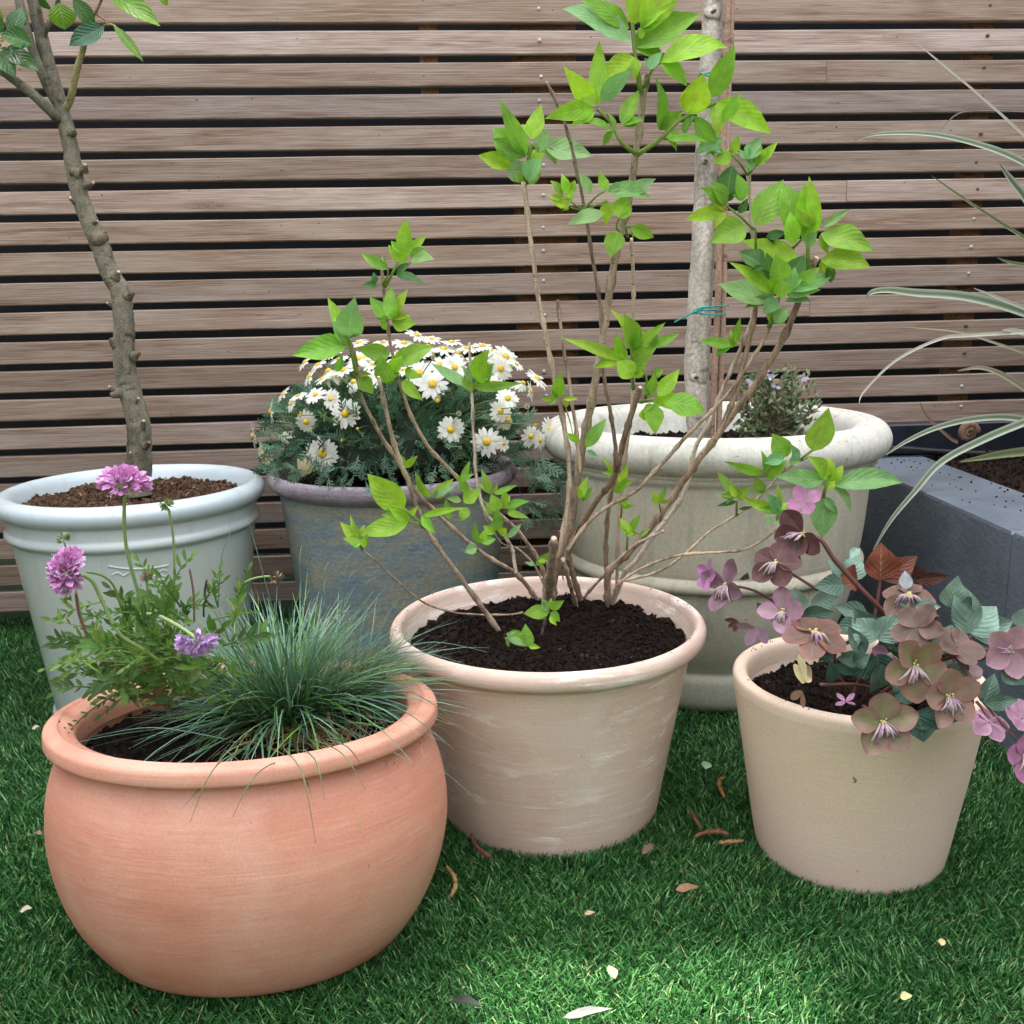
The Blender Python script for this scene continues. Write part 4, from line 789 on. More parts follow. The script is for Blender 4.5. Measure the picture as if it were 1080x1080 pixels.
fl = [(352, 325, 15, .1, .2), (270, 467, 17, -.1, .1), (727, 382, 14, .1, .1), (855, 425, 15, 0, .1), (662, 220, 16, 0, .3), (740, 160, 13, .2, .4), (300, 272, 11, -.5, .3), (245, 258, 11, -.2, .8), (905, 165, 13, .3, .2), (930, 270, 12, .2, .5), (1012, 405, 12, .6, -.1), (615, 180, 14, -.2, .5), (437, 205, 11, -.2, .4), (396, 130, 14, -.3, .8), (213, 355, 12, -.2, -.2), (86, 318, 12, -1.2, .1), (24, 405, 13, -1.2, -.1), (68, 485, 11, -.5, -.4), (345, 170, 13, -.4, 1.2), (290, 172, 12, -.6, 1.2), (207, 142, 10, -.9, .8), (225, 192, 11, -.9, .6), (400, 72, 11, -.3, 1.3), (422, 128, 12, .1, .7), (560, 75, 13, .2, 1.3), (605, 45, 12, .7, 1.2), (487, 72, 11, 0, 1.4), (645, 85, 11, .1, 1.2), (702, 95, 13, .1, 1.1), (785, 92, 12, .1, 1.4), (752, 108, 11, .3, 1.2), (882, 105, 11, .3, 1.2), (922, 122, 14, .5, .6), (1035, 200, 13, .8, .9), (1012, 245, 10, 1.3, .2), (1078, 380, 12, .8, .2), (905, 315, 12, .3, .1), (560, 170, 10, -.3, .9), (820, 130, 12, .1, 1.0), (455, 95, 10, 0, 1.2), (130, 255, 10, -1, .9), (185, 262, 9, -.4, 1.2), (930, 345, 12, .4, .3), (660, 60, 10, .2, 1.3), (330, 130, 10, -.4, 1.2), (985, 215, 10, .8, 1.1), (120, 410, 11, -.9, .2), (620, 115, 11, .0, 1.2), (915, 432, 8, .6, .2), (540, 110, 10, 0, 1.1), (860, 160, 10, .2, .9), (960, 150, 9, .7, .9), (270, 200, 9, -.5, 1.0), (520, 140, 11, -.1, 1.0), (580, 120, 12, 0, 1.1), (690, 150, 12, .1, .8), (380, 210, 11, -.2, .8), (310, 110, 10, -.5, 1.2), (730, 70, 11, .1, 1.4), (840, 85, 11, .2, 1.3), (450, 150, 11, 0, .9), (255, 150, 10, -.6, 1.0), (160, 290, 9, -.8, .5), (50, 450, 9, -1, -.1), (1045, 420, 10, .8, 0), (880, 215, 10, .4, .7)]
for (x, y, r, nx, nz_) in fl:
    X, Y = Z(x, y); f = (X - 425) / 160; h_ = (Y - 350) / 130
    yd = 2.05 - .20 * math.sqrt(max(0, 1 - f * f)) * min(1, max(0, (h_ + .1) * 1.5)) 
    daisy(X, Y, r * 1.1, nx, nz_, yd, 'open' if random.random() < .72 or r > 13 else 'droop')
for (x, y, r, k) in [(190, 330, 5, 'green'), (330, 200, 5, 'bud'), (755, 325, 6, 'bud'), (340, 420, 4, 'green'), (1030, 365, 5, 'green'), (720, 240, 4, 'bud'), (760, 445, 4, 'bud'), (1000, 300, 6, 'bud'), (665, 125, 6, 'bud'), (680, 277, 7, 'green'), (975, 325, 4, 'bud'), (482, 378, 4, 'bud'), (395, 378, 4, 'green')]:
    X, Y = Z(x, y); daisy(X, Y, r, random.uniform(-.4, .4), .3, 1.86, k)
daisy(319, 500, 14, -.2, -.9, 1.80, 'old')
dst.build('flower_stalks', M_STEMG, ds).location = -ds.location

# ------------------------------------------------------------------ blue fescue in the bowl
FB = PZ(300, 752, .278)
fe = empty('fescue_tuft', (FB.x, FB.y, .275), 'spiky tuft of thin blue-green grass spilling over the rim of the red terracotta pot', 'ornamental grass')
random.seed(41); fb = MB()
def gblade(mb, b, d, L, w, droop, col, col2, nseg=7):
    d = d.normalized(); s = Vector((d.y, -d.x, 0)); s = s.normalized() if s.length > 1e-3 else Vector((1, 0, 0)); s = (s + Vector((0, 0, random.uniform(-.5, .5)))).normalized()
    p = Vector(b); vs = []; cols = []; v = d.copy()
    for i in range(nseg + 1):
        t = i / nseg; hw = w * .5 * (1 - t ** 2.2) + .00012
        vs += [p - s * hw, p + s * hw]; cc = tuple(a * (1 - t) + q * t for a, q in zip(col, col2)); cols += [cc, cc]
        v = (v + Vector((0, 0, -droop / nseg))).normalized(); p = p + v * (L / nseg)
    mb.add(vs, [(2 * i, 2 * i + 1, 2 * i + 3, 2 * i + 2) for i in range(nseg)], cols=cols)
for k in range(1080):
    a = random.uniform(0, 2 * math.pi); tl = abs(random.gauss(0, 1)) * .55 + .35; tl = min(tl, 1.75)
    d = Vector((math.cos(a) * math.sin(tl), math.sin(a) * math.sin(tl) * .9, math.cos(tl) + .05))
    if d.x < -.2 and d.y < .1: d.z *= .8
    L = random.uniform(.12, .225) * (1.12 if tl > .7 else .92) * (1 - .25 * max(0, d.y)) * (.82 if (d.x < -.3 and d.z > .4) else 1)
    b = FB + Vector((random.gauss(0, .022) + d.x * .02, random.gauss(0, .012) + d.y * .015, random.uniform(-.012, .006)))
    g_ = random.random(); s_ = random.uniform(.5, 1.4)
    c1 = (.08, .20, .03); c2 = (.15, .29, .24) if g_ < .6 else (.27, .43, .35) if g_ < .8 else (.17, .34, .07) if g_ < .97 else (.42, .36, .2)
    gblade(fb, b, d, L, random.uniform(.0016, .0030), random.uniform(.1, 1.2), tuple(x * s_ for x in c1), tuple(x * s_ for x in c2))
for k in range(420):   # second tuft to the right
    b = PZ(372 + random.gauss(0, 10), 742 + random.gauss(0, 5), .275); a = random.uniform(0, 6.28); tl = random.uniform(.15, 1.5)
    d = Vector((abs(math.cos(a)) * math.sin(tl) + .15 if random.random() < .75 else math.cos(a) * math.sin(tl), math.sin(a) * math.sin(tl), math.cos(tl) * .8 + .05))
    c2 = (.13, .25, .21) if random.random() < .75 else (.38, .27, .14); s_ = random.uniform(.8, 1.3)
    gblade(fb, b, d, random.uniform(.09, .165), random.uniform(.001, .0015), random.uniform(.3, .9), (.09, .15, .06), tuple(x * s_ for x in c2))
for (x, y, tx, ty) in [(255, 790, 200, 868), (300, 800, 245, 862), (300, 790, 333, 890), (330, 780, 385, 832), (345, 780, 380, 805), (270, 780, 215, 828), (320, 790, 342, 842), (240, 780, 92, 778), (380, 735, 478, 790), (400, 730, 475, 756), (385, 700, 490, 700), (400, 690, 515, 688), (350, 640, 372, 583), (360, 650, 378, 600), (340, 650, 347, 592), (300, 690, 262, 548), (320, 640, 318, 575), (380, 650, 395, 610), (230, 640, 246, 556)]:
    y0 = 1.16 if y < 700 else 1.06
    dy = -.07 if ty > 780 else 0
    a = P(x, y, y0 + .0); e = P(tx, ty, (y0 + dy) if ty <= 820 else .925); m_ = (a + e) / 2 + Vector((0, -.01, .018))
    if ty > 800: a = P(x, y, 1.03); m_ = P((x + tx) / 2 + (3 if tx > x else -3), min(y, ty) * .72 + max(y, ty) * .28, .945)
    pp, rr = catmull([a, m_, e], [.0008, .0007, .0002], 6); tube(fb, pp, rr, 4, 0, (.20, .28, .16) if ty > 800 else (.13, .24, .19))
dead = fb
for k in range(260):
    b = PZ(random.gauss(330, 42), random.gauss(775, 9), .275); d = Vector((random.gauss(0, 1), random.gauss(0, 1), abs(random.gauss(0, .3)))); gblade(dead, b, d, random.uniform(.03, .07), .0012, .6, (.30, .20, .10), (.42, .30, .17), 4)
fb.build('blades', M_FESC, fe).location = -fe.location

# ------------------------------------------------------------------ scabious
SB = PZ(165, 735, .275)
sc = empty('scabious_plant', (SB.x, SB.y, .275), 'lilac pincushion scabious with ferny leaves on the left of the red terracotta pot', 'flowering plant')
random.seed(52); fol = MB(); stk = MB()
GRN = [(.13, .27, .06), (.20, .36, .09), (.085, .18, .05), (.24, .40, .10)]
def pinnate(mb, b, t, w, col, n=None, pairs=6):
    b = Vector(b); t = Vector(t); ax = t - b; L = ax.length; n = n or Vector((random.gauss(0, .4), -1, random.uniform(.1, .9))); s = ax.cross(n).normalized(); nn = s.cross(ax).normalized()
    arc = lambda u: b + ax * u + nn * L * .13 * math.sin(math.pi * u) - Vector((0, 0, L * .22 * u * u))
    tube(mb, [arc(u) for u in (0, .33, .66, 1)], [.0013, .0011, .0008, .0004], 5, 3, tuple(x * 1.2 for x in col))
    for k in range(pairs):
        u = .22 + .68 * k / pairs; ln = w * (.55 + .55 * math.sin(math.pi * (u * .9)))
        for sg in (1, -1):
            c = arc(u + random.uniform(-.05, .05)); ln *= random.uniform(.6, 1.35); leaf(mb, c, c + (ax.normalized() * random.uniform(.9, 1.9) + s * sg + nn * random.uniform(-.4, .4)).normalized() * ln, ln * .30, n, tuple(x * random.uniform(.8, 1.2) for x in col), random.uniform(-.1, .2), .3, 'lance', 5, 1)
    c = arc(.9); leaf(mb, c, c + (arc(1) - arc(.85)).normalized() * w * 1.2, w * .42, n, col, .05, .3, 'lance', 5, 1)
spec = [((150, 680), (42, 627), 12), ((140, 700), (36, 688), 9), ((150, 720), (62, 762), 9), ((150, 690), (70, 650), 11), ((178, 640), (142, 572), 12), ((182, 640), (204, 565), 11), ((160, 660), (110, 600), 11), ((200, 660), (150, 610), 12), ((215, 650), (240, 590), 9), ((230, 640), (232, 582), 9), ((250, 640), (262, 585), 10), ((200, 700), (120, 640), 12), ((160, 700), (88, 720), 11), ((170, 720), (100, 745), 10), ((180, 690), (100, 668), 11), ((175, 655), (180, 605), 11), ((245, 660), (250, 600), 10), ((160, 650), (83, 640), 10), ((190, 640), (165, 590), 11)]
for (a, b_, w) in spec:
    y = 1.13 + random.uniform(-.03, .05); pinnate(fol, P(*a, y), P(*b_, y + random.uniform(-.04, .03)), w * mpp(1.15), random.choice(GRN))
for k in range(130):
    a = (random.gauss(168, 30), random.gauss(688, 24)); an = random.uniform(0, 2 * math.pi); L = random.uniform(30, 62); b_ = (a[0] + math.cos(an) * L * .9, a[1] - abs(math.sin(an)) * L * .8 + 12)
    b_ = (b_[0], max(b_[1], 600)); y = 1.17 + random.uniform(-.07, .08)
    pinnate(fol, P(*a, y), P(*b_, y + random.uniform(-.04, .03)), random.uniform(9, 17) * mpp(1.15), random.choice(GRN), pairs=4)
for k in range(45):
    a = P(random.gauss(150, 26), random.gauss(715, 16), 1.16 + random.uniform(-.05, .05)); d = Vector((random.gauss(0, 1), random.gauss(-.3, 1), random.gauss(.2, .6))).normalized()
    leaf(fol, a, a + d * random.uniform(.02, .045), random.uniform(.007, .013), (random.gauss(0, .4), -1, .5), random.choice(GRN + [(.20, .12, .07)]), .1, .3, 'ovate', 6, 2, serr=.12)
fol.build('foliage', M_LEAF, sc).location = -sc.location
SG = (.30, .42, .16)
def stalk(path, y0, y1, r=1.6, col=SG):
    n_ = len(path); tube(stk, [P(x, y, y0 + (y1 - y0) * i / (n_ - 1)) for i, (x, y) in enumerate(path)], [r * mpp(1.13)] * n_, 7, 6, col, tipcol=col)
stalk([(160, 690), (150, 640), (140, 605), (133, 575), (131, 545), (132, 520)], 1.16, 1.10, 1.9)
stalk([(172, 700), (150, 684), (125, 667), (106, 630), (97, 613), (86, 606)], 1.12, 1.07, 1.9); stalk([(128, 640), (120, 618), (108, 607), (92, 603)], 1.14, 1.09, 1.4)
stalk([(135, 660), (146, 649), (165, 649), (188, 660), (205, 672), (216, 684)], 1.10, 1.05, 2.0)
stalk([(184, 690), (184, 620), (183, 570), (178, 537)], 1.16, 1.12, 1.3); stalk([(90, 670), (84, 640), (72, 588), (68, 573)], 1.15, 1.12, .9)
stalk([(158, 700), (157, 650), (155, 612)], 1.15, 1.12, 1.4); stalk([(250, 620), (265, 611), (280, 608), (290, 609)], 1.18, 1.16, 1.3); stalk([(224, 640), (216, 630), (218, 612)], 1.14, 1.13, 1.2, (.06, .05, .05)); stalk([(96, 680), (84, 650), (80, 625)], 1.14, 1.12, 1.5, (.25, .12, .12))
stalk([(205, 655), (204, 625), (200, 600)], 1.14, 1.13, 1.2, (.25, .14, .14))
stk.build('flower_stalks', M_STEMG, sc).location = -sc.location
def scab(x, y, yd, r, nx, ny, nz_, n=90, back=False, squash=.75):
    c = P(x, y, yd); R_ = r * mpp(yd); ax = Vector((nx, ny, nz_)).normalized(); a = ax.orthogonal().normalized(); b = ax.cross(a); mb = MB()
    for k in range(n):
        u = (k + .5) / n; el = math.pi / 2 * (1 - u * (1.15)); th = k * 2.39996
        d = (a * math.cos(th) + b * math.sin(th)) * math.cos(el) + ax * math.sin(el) * squash
        p0 = c + d * R_ * .45; outer = u > .6
        g_ = random.uniform(.85, 1.12); col = (.68 * g_, .30 * g_, .66 * g_) if random.random() < .7 else (.78, .52, .84)
        if back: col = (.60 * g_, .40 * g_, .78 * g_)
        for q in range(3):
            dd = (d + Vector((random.gauss(0, .25), random.gauss(0, .25), random.gauss(0, .25)))).normalized()
            leaf(mb, p0, p0 + dd * R_ * (.62 if outer else .42) * random.uniform(.8, 1.1), R_ * (.26 if outer else .17), (dd + Vector((random.gauss(0, .6), random.gauss(0, .6), .5))), col, .1, random.uniform(-.3, .5), 'obov', 5, 1, .3)
    o1 = mb.build('flower', M_PETAL, sc); o1.location = -sc.location
    g2 = MB()
    for k in range(14):
        th = 2 * math.pi * k / 14; d = a * math.cos(th) + b * math.sin(th); leaf(g2, c - ax * R_ * .12, c + d * R_ * .5 - ax * R_ * .02, R_ * .13, -ax, (.25, .38, .12), 0, .3, 'lance', 4, 1)
    for k in range(50):
        d = Vector((random.gauss(0, 1), random.gauss(0, 1), random.gauss(0, 1))).normalized()
        if d.dot(ax) > -.1: leaf(g2, c + d * R_ * .15, c + d * R_ * .42, R_ * .1, d.orthogonal(), (.42, .45, .25) if random.random() < .6 else (.5, .3, .5), 0, .2, 'lance', 3, 1)
    g2.build('calyx', M_SMALL, o1)
random.seed(61)
scab(131, 510, 1.10, 27, .1, -.15, 1, 80); scab(72, 602, 1.07, 26, -.6, -.75, .35, 110, squash=.9); scab(207, 676, 1.045, 23, .15, -.35, -.95, 70, back=True)
def budh(x, y, yd, r, col, col2):
    c = P(x, y, yd); mb = MB(); R_ = r * mpp(yd)
    for k in range(70):
        d = Vector((random.gauss(0, 1), random.gauss(0, 1), random.gauss(.3, .7))).normalized(); leaf(mb, c + d * R_ * .1, c + d * R_, R_ * .28, d.orthogonal(), col if random.random() < .6 else col2, .1, .3, 'lance', 4, 1)
    mb.build('seed_head', M_SMALL, sc).location = -sc.location
budh(176, 533, 1.12, 9, (.22, .36, .10), (.50, .52, .30)); budh(67, 568, 1.12, 8, (.20, .32, .12), (.55, .55, .42)); budh(154, 608, 1.12, 8, (.45, .28, .30), (.30, .36, .16)); budh(292, 610, 1.16, 9, (.20, .14, .10), (.40, .30, .24)); budh(70, 632, 1.1, 7, (.28, .42, .14), (.4, .5, .22))

# ------------------------------------------------------------------ hellebore in the cream pot
HB = PZ(905, 715, .24)
he = empty('hellebore', (RP[0], RP[1], .24), 'hellebore with dusky pink and green nodding flowers spilling over the cream pot', 'flowering plant')
random.seed(71)
def hput(mb, name, m, parent=he):
    o_ = mb.build(name, m, parent)
    if parent is he: o_.location = -he.location
    return o_
def hell(x, y, yd, r, n, roll, mid, edge, cup=.34, tip=None, stam=True, flat=None, sd=(0, -.4, -1), spread=1.0, np_=5, ww=.86):
    c = P(x, y, yd); R_ = r * .92 * mpp(yd); n = Vector(n).normalized(); up = Vector((0, 0, 1)); b = (up - n * up.dot(n)).normalized(); a = b.cross(n).normalized(); mb = MB()
    for k in range(np_):
        th = rad(roll) + 2 * math.pi * k / np_ * spread; d = a * math.sin(th) + b * math.cos(th)
        k_ = random.uniform(.92, 1.08)
        leaf(mb, c + d * R_ * .04, c + d * R_ * 1.0 * k_ + n * R_ * cup, R_ * ww * random.uniform(.92, 1.08), (n + a * random.gauss(0, .16) + b * random.gauss(0, .16)), mid, random.uniform(-.16, -.02), random.uniform(.05, .4), 'petal', 10, 4, random.uniform(.03, .12), tipcol=tip, edgecol=edge)
    fo = hput(mb, 'flower', M_PETAL)
    if stam:
        s_ = MB(); sdv = Vector(sd).normalized()
        for k in range(13):
            off = (a * random.gauss(0, .13) + b * random.gauss(0, .04)) * R_; e = c + n * R_ * .12 + off * 1.7 + sdv * R_ * random.uniform(.34, .55)
            tube(s_, [c + n * R_ * .05 + off * .3, c + n * R_ * .22 + off + sdv * R_ * .2, e], [R_ * .03, R_ * .042, R_ * .022], 5, 3, (.42, .33, .34) if random.random() < .7 else (.28, .15, .24))
        for k in range(12):
            e = c + n * R_ * .08 + (a * random.gauss(0, 1) + b * random.gauss(0, 1)) * R_ * .06; chunk(s_, e, R_ * .06, (.62, .60, .18))
        s_.build('stamens', M_STEMG, fo)
    return fo
GRP = (.21, .22, .10); PNK = (.36, .16, .15); DPK = (.30, .14, .14); LIL = (.33, .17, .26); MAG = (.44, .18, .36); DRK = (.085, .035, .032); DRK2 = (.12, .05, .055); GRY = (.40, .36, .33)
hell(965, 702, 1.11, 39, (-.05, -1, .1), -36, GRP, PNK, tip=(.27, .18, .13)); hell(1000, 734, 1.08, 37, (.1, -1, .12), -8, (.25, .20, .13), PNK, tip=(.32, .21, .18))
hell(931, 762, 1.09, 39, (-.05, -1, .2), 0, GRP, DPK, tip=(.28, .21, .16), spread=.98); hell(958, 628, 1.22, 31, (-.15, -.55, .85), 10, (.15, .13, .075), (.26, .13, .12), cup=-.35, tip=(.19, .11, .10), sd=(.1, -.2, -1))
hell(968, 662, 1.17, 30, (-.6, -.6, .6), 20, (.15, .10, .085), (.26, .13, .13), stam=False, cup=.25); hell(1010, 683, 1.15, 31, (.25, -.4, .9), 55, (.15, .105, .09), (.26, .13, .13), stam=False, cup=.2)
hell(1066, 685, 1.12, 31, (-.3, -1, .1), 20, (.40, .24, .29), (.52, .30, .38), tip=(.42, .26, .31), sd=(-1, -.3, .1)); hell(1043, 762, 1.08, 26, (.1, -.5, .95), 30, LIL, (.52, .32, .44), stam=False, cup=-.1)
hell(1078, 758, 1.07, 24, (.1, -.6, .8), 10, LIL, (.50, .30, .42), stam=False); hell(1080, 797, 1.04, 31, (.2, -1, .2), -72, (.46, .20, .36), MAG, tip=MAG, spread=.9)
hell(860, 668, 1.17, 37, (-.05, -.45, .95), -20, (.13, .085, .05), (.24, .10, .09), cup=-.12, tip=(.16, .085, .075), sd=(.15, -.4, -1))
hell(850, 720, 1.12, 33, (.8, -.5, .5), -35, (.30, .32, .16), (.50, .28, .22), stam=False, cup=.1, np_=3, spread=.45, ww=.6); hell(846, 728, 1.115, 20, (-.8, -.5, -.2), 170, (.30, .18, .14), DPK, stam=False, np_=2, spread=.3, ww=.5)
hell(818, 594, 1.24, 30, (-.3, -.75, .75), -62, DRK, DRK2, tip=DRK2, cup=-.05, sd=(-.7, -.3, -1)); hell(846, 563, 1.26, 31, (-.55, -.7, .3), 125, DRK, DRK2, tip=DRK2, spread=.7, sd=(-1, -.2, -.35), np_=4)
hell(848, 529, 1.30, 19, (-.3, -.8, .6), -30, LIL, MAG, tip=MAG, stam=False, np_=4); hell(826, 645, 1.22, 28, (-.5, -.8, .5), -10, (.30, .20, .22), MAG, tip=(.38, .24, .30), sd=(-.5, -.2, -1), np_=4, ww=.8)
hell(766, 618, 1.25, 32, (-.7, -.6, .35), 10, (.17, .11, .12), (.34, .16, .28), tip=(.22, .13, .17), sd=(-.4, -.2, -1), np_=4, ww=.7); hell(748, 608, 1.27, 19, (-1, -.5, .3), 0, (.50, .22, .46), MAG, stam=False)
hell(797, 662, 1.22, 22, (-.6, -.8, -.1), 130, (.32, .2, .28), MAG, stam=False, np_=3, spread=.6, ww=.6); hell(779, 655, 1.23, 15, (-.5, -.8, -.2), 200, DRK2, DPK, stam=False, np_=3, spread=.3, ww=.5)
hell(892, 740, 1.12, 15, (-.2, -.3, .9), -60, (.28, .13, .24), LIL, stam=False, np_=4, ww=.45); hell(1015, 712, 1.18, 24, (.3, -.7, .6), 0, (.36, .25, .27), LIL, stam=False, np_=4); hell(938, 690, 1.2, 20, (-.3, -.8, .4), 160, LIL, MAG, np_=3, spread=.5)
# leaves
HG = (.085, .15, .115); HP = (.22, .34, .28); HDk = (.035, .085, .065); HR = (.17, .05, .03); HR2 = (.11, .035, .028)
for (bx, by, tx, ty, w, c, yd) in [(842, 645, 838, 619, 22, HP, 1.23), (846, 650, 880, 645, 20, HG, 1.24), (855, 636, 885, 630, 20, HP, 1.26), (925, 675, 898, 652, 30, HP, 1.2), (926, 675, 950, 649, 30, HP, 1.2), (890, 612, 872, 590, 18, HP, 1.32), (896, 612, 906, 584, 24, HP, 1.33), (905, 612, 884, 608, 26, HR, 1.31), (928, 612, 928, 572, 34, HR, 1.30), (932, 612, 968, 586, 24, HR, 1.30), (960, 612, 962, 596, 26, HR2, 1.32), (965, 612, 1002, 607, 14, HR2, 1.31), (1000, 640, 1010, 606, 24, HP, 1.26), (1022, 668, 1008, 612, 30, HP, 1.25), (1023, 668, 1050, 640, 34, HP, 1.25), (1025, 670, 1068, 655, 30, HP, 1.26), (1026, 672, 1060, 678, 24, HG, 1.26), (985, 650, 970, 640, 16, HP, 1.22), (965, 640, 992, 640, 14, HP, 1.2), (978, 668, 984, 652, 20, HP, 1.2), (910, 660, 898, 640, 16, HG, 1.22), (912, 690, 894, 660, 18, HG, 1.2), (930, 700, 915, 730, 26, HG, 1.16), (925, 690, 925, 715, 30, HDk, 1.17), (940, 722, 968, 738, 30, HDk, 1.14), (935, 735, 950, 750, 26, HDk, 1.13), (968, 750, 974, 783, 36, HDk, 1.10), (965, 752, 990, 770, 26, HDk, 1.11), (1037, 742, 1048, 710, 20, HG, 1.10), (1040, 742, 1074, 738, 17, HG, 1.09), (1055, 705, 1082, 722, 22, HG, 1.12), (1005, 700, 1015, 720, 24, HG, 1.17), (1000, 670, 980, 690, 20, HG, 1.19), (877, 720, 874, 694, 14, HDk, 1.16), (880, 700, 900, 712, 10, HDk, 1.16), (880, 695, 860, 690, 12, HDk, 1.18), (839, 600, 841, 574, 8, HG, 1.26), (955, 622, 954, 602, 13, (.42, .46, .50), 1.24), (1072, 660, 1084, 640, 16, HP, 1.15), (808, 650, 798, 635, 10, HDk, 1.24), (905, 655, 880, 668, 18, HG, 1.22), (950, 690, 930, 700, 26, HDk, 1.2), (1000, 725, 1025, 745, 26, HDk, 1.14), (900, 700, 918, 690, 16, HG, 1.2), (783, 612, 788, 603, 9, DRK2, 1.25), (905, 578, 896, 590, 9, HP, 1.28), (985, 745, 1010, 760, 26, HDk, 1.13), (915, 650, 880, 640, 20, HG, 1.24), (970, 690, 990, 715, 24, HDk, 1.2)]:
    mb = MB(); b = P(bx, by, yd); t = P(tx, ty, yd + random.uniform(-.02, .02)); n = Vector((random.uniform(-.35, .35), -1, random.uniform(.1, .7))); k = random.uniform(.85, 1.15)
    leaf(mb, b, t, w * 1.05 * mpp(yd), n, tuple(q * k for q in c), random.uniform(0, .12), random.uniform(.15, .4), 'ovate', 26, 4, .10, serr=.035, twist=random.uniform(-.3, .3)); hput(mb, 'leaf', M_HLEAF)
random.seed(99)
for k in range(26):
    x = random.gauss(950, 42); y = random.gauss(680, 26); a = random.uniform(0, 6.28); L_ = random.uniform(20, 34); yd = 1.24 + random.uniform(-.04, .05)
    if (x < 900 and y > 690) or y > 725: continue
    mb = MB(); c0 = random.choice((HG, HG, HP, HDk, HDk)); leaf(mb, P(x, y, yd), P(x + math.cos(a) * L_, y - abs(math.sin(a)) * L_ * .8 + 8, yd + random.uniform(-.03, .03)), L_ * random.uniform(.55, .8) * mpp(yd), (random.gauss(0, .4), -1, random.uniform(.1, .8)), c0, random.uniform(0, .2), random.uniform(.1, .4), 'ovate', 26, 4, .10, serr=.035); hput(mb, 'leaf', M_HLEAF)
MR = (.15, .06, .055)
for pth, y0, y1, r in (([(944, 658), (905, 618), (880, 590), (866, 570), (850, 563)], 1.27, 1.28, 2.8), ([(862, 622), (835, 605), (818, 596)], 1.26, 1.25, 1.6), ([(922, 655), (926, 630), (929, 610)], 1.30, 1.31, 2.2), ([(895, 735), (885, 715), (880, 692), (893, 678), (915, 672)], 1.28, 1.22, 2.4), ([(905, 745), (895, 725), (870, 702)], 1.24, 1.18, 1.2), ([(910, 740), (930, 700), (965, 660), (990, 650)], 1.28, 1.22, 2.4), ([(925, 735), (970, 705), (1015, 690), (1060, 683)], 1.25, 1.14, 2.6), ([(930, 738), (980, 712), (1030, 695), (1066, 688)], 1.24, 1.14, 3.2), ([(1035, 738), (1055, 760), (1085, 795)], 1.12, 1.05, 1.5), ([(950, 735), (1000, 690), (1035, 738)], 1.24, 1.10, 2.), ([(1030, 740), (1040, 752), (1048, 768)], 1.11, 1.08, 1.6), ([(840, 650), (800, 625), (775, 618)], 1.26, 1.25, 1.6), ([(900, 700), (860, 660), (840, 648)], 1.28, 1.26, 2.), ([(865, 722), (905, 722), (925, 728)], 1.14, 1.26, 1.6), ([(960, 640), (958, 630)], 1.24, 1.23, 2), ([(900, 735), (915, 700), (944, 658)], 1.28, 1.27, 3), ([(930, 735), (1000, 700), (1024, 670)], 1.27, 1.25, 2.2), ([(910, 745), (925, 752), (931, 762)], 1.2, 1.12, 2.)):
    mb = MB(); nn_ = len(pth); tube(mb, [P(x, y, y0 + (y1 - y0) * i / (nn_ - 1)) for i, (x, y) in enumerate(pth)], [r * mpp(1.2) * (1.1 - .3 * i / nn_) for i in range(nn_)], 7, 6, MR); hput(mb, 'stem', M_STEMG)

# ------------------------------------------------------------------ sword-leaved plant in the raised bed
PB = Vector((1.42, 2.28, .38)); ph = empty('sword_leaf_plant', PB, 'spiky plant with long pale variegated sword leaves arching in from the right edge', 'plant')
random.seed(81)
def sword(path, yt, w, col, tipc=None, ext=True, yb=None, dead=False):
    pts = list(path); n_ = len(pts); yb = yb or yt + .05
    P3 = [P(x, y, yt + (yb - yt) * i / (n_ - 1)) for i, (x, y) in enumerate(pts)]
    if ext:
        e = P3[-1]; d = (P3[-1] - P3[-2]).normalized(); P3 += [e + d * .10 * 1.0 + Vector((0, .02, 0)), (e + PB) / 2 + Vector((.05, .0, .16 if e.z > .5 else .05)), PB + Vector((random.gauss(0, .02), random.gauss(0, .02), 0))]
    w = w * .8; rs = [w * mpp(yt) * min(1, .12 + .95 * (i / max(1, (n_ - 1))) ** .6) for i in range(n_)] + ([w * mpp(yt)] * 3 if ext else [])
    pp, rr = catmull(P3, rs, 7); mb = MB(); vs = []; uv = []; cols = []
    for i, p in enumerate(pp):
        d = (pp[min(i + 1, len(pp) - 1)] - pp[max(i - 1, 0)]).normalized(); vd = Vector((-.1, -1, .35)); s = d.cross(vd).normalized(); q = s.cross(d)
        f = i / (len(pp) - 1)
        for j, u in enumerate((-1, -.7, -.25, .25, .7, 1)):
            vs.append(p + s * u * rr[i] * .5 + q * abs(u) * rr[i] * .14); uv.append((.5 + .5 * u, f * 6))
            e_ = col[0] if abs(u) > .5 else col[1]; e_ = tuple(a * (1 - max(0, .12 - f) / .12) + b * max(0, .12 - f) / .12 for a, b in zip(e_, tipc)) if tipc else e_
            cols.append(e_)
    mb.add(vs, [(i * 6 + j, i * 6 + j + 1, i * 6 + 7 + j, i * 6 + 6 + j) for i in range(len(pp) - 1) for j in range(5)], uv, cols)
    o_ = mb.build('leaf', M_SWORD, ph); o_.location = -PB
M_SWORD = m_blade('sword_leaf', .5, .15)
VG = ((.36, .40, .30), (.10, .15, .09)); WH = ((.46, .45, .38), (.34, .35, .27)); GR = ((.20, .23, .11), (.09, .12, .05)); ST = ((.38, .36, .25), (.26, .26, .16)); DRKT = (.06, .05, .05)
sword([(964, 43), (982, 58), (1030, 98), (1080, 143), (1110, 175)], 2.15, 4, WH); sword([(901, 148), (930, 141), (985, 142), (1040, 155), (1080, 172), (1115, 195)], 2.1, 10, VG, DRKT)
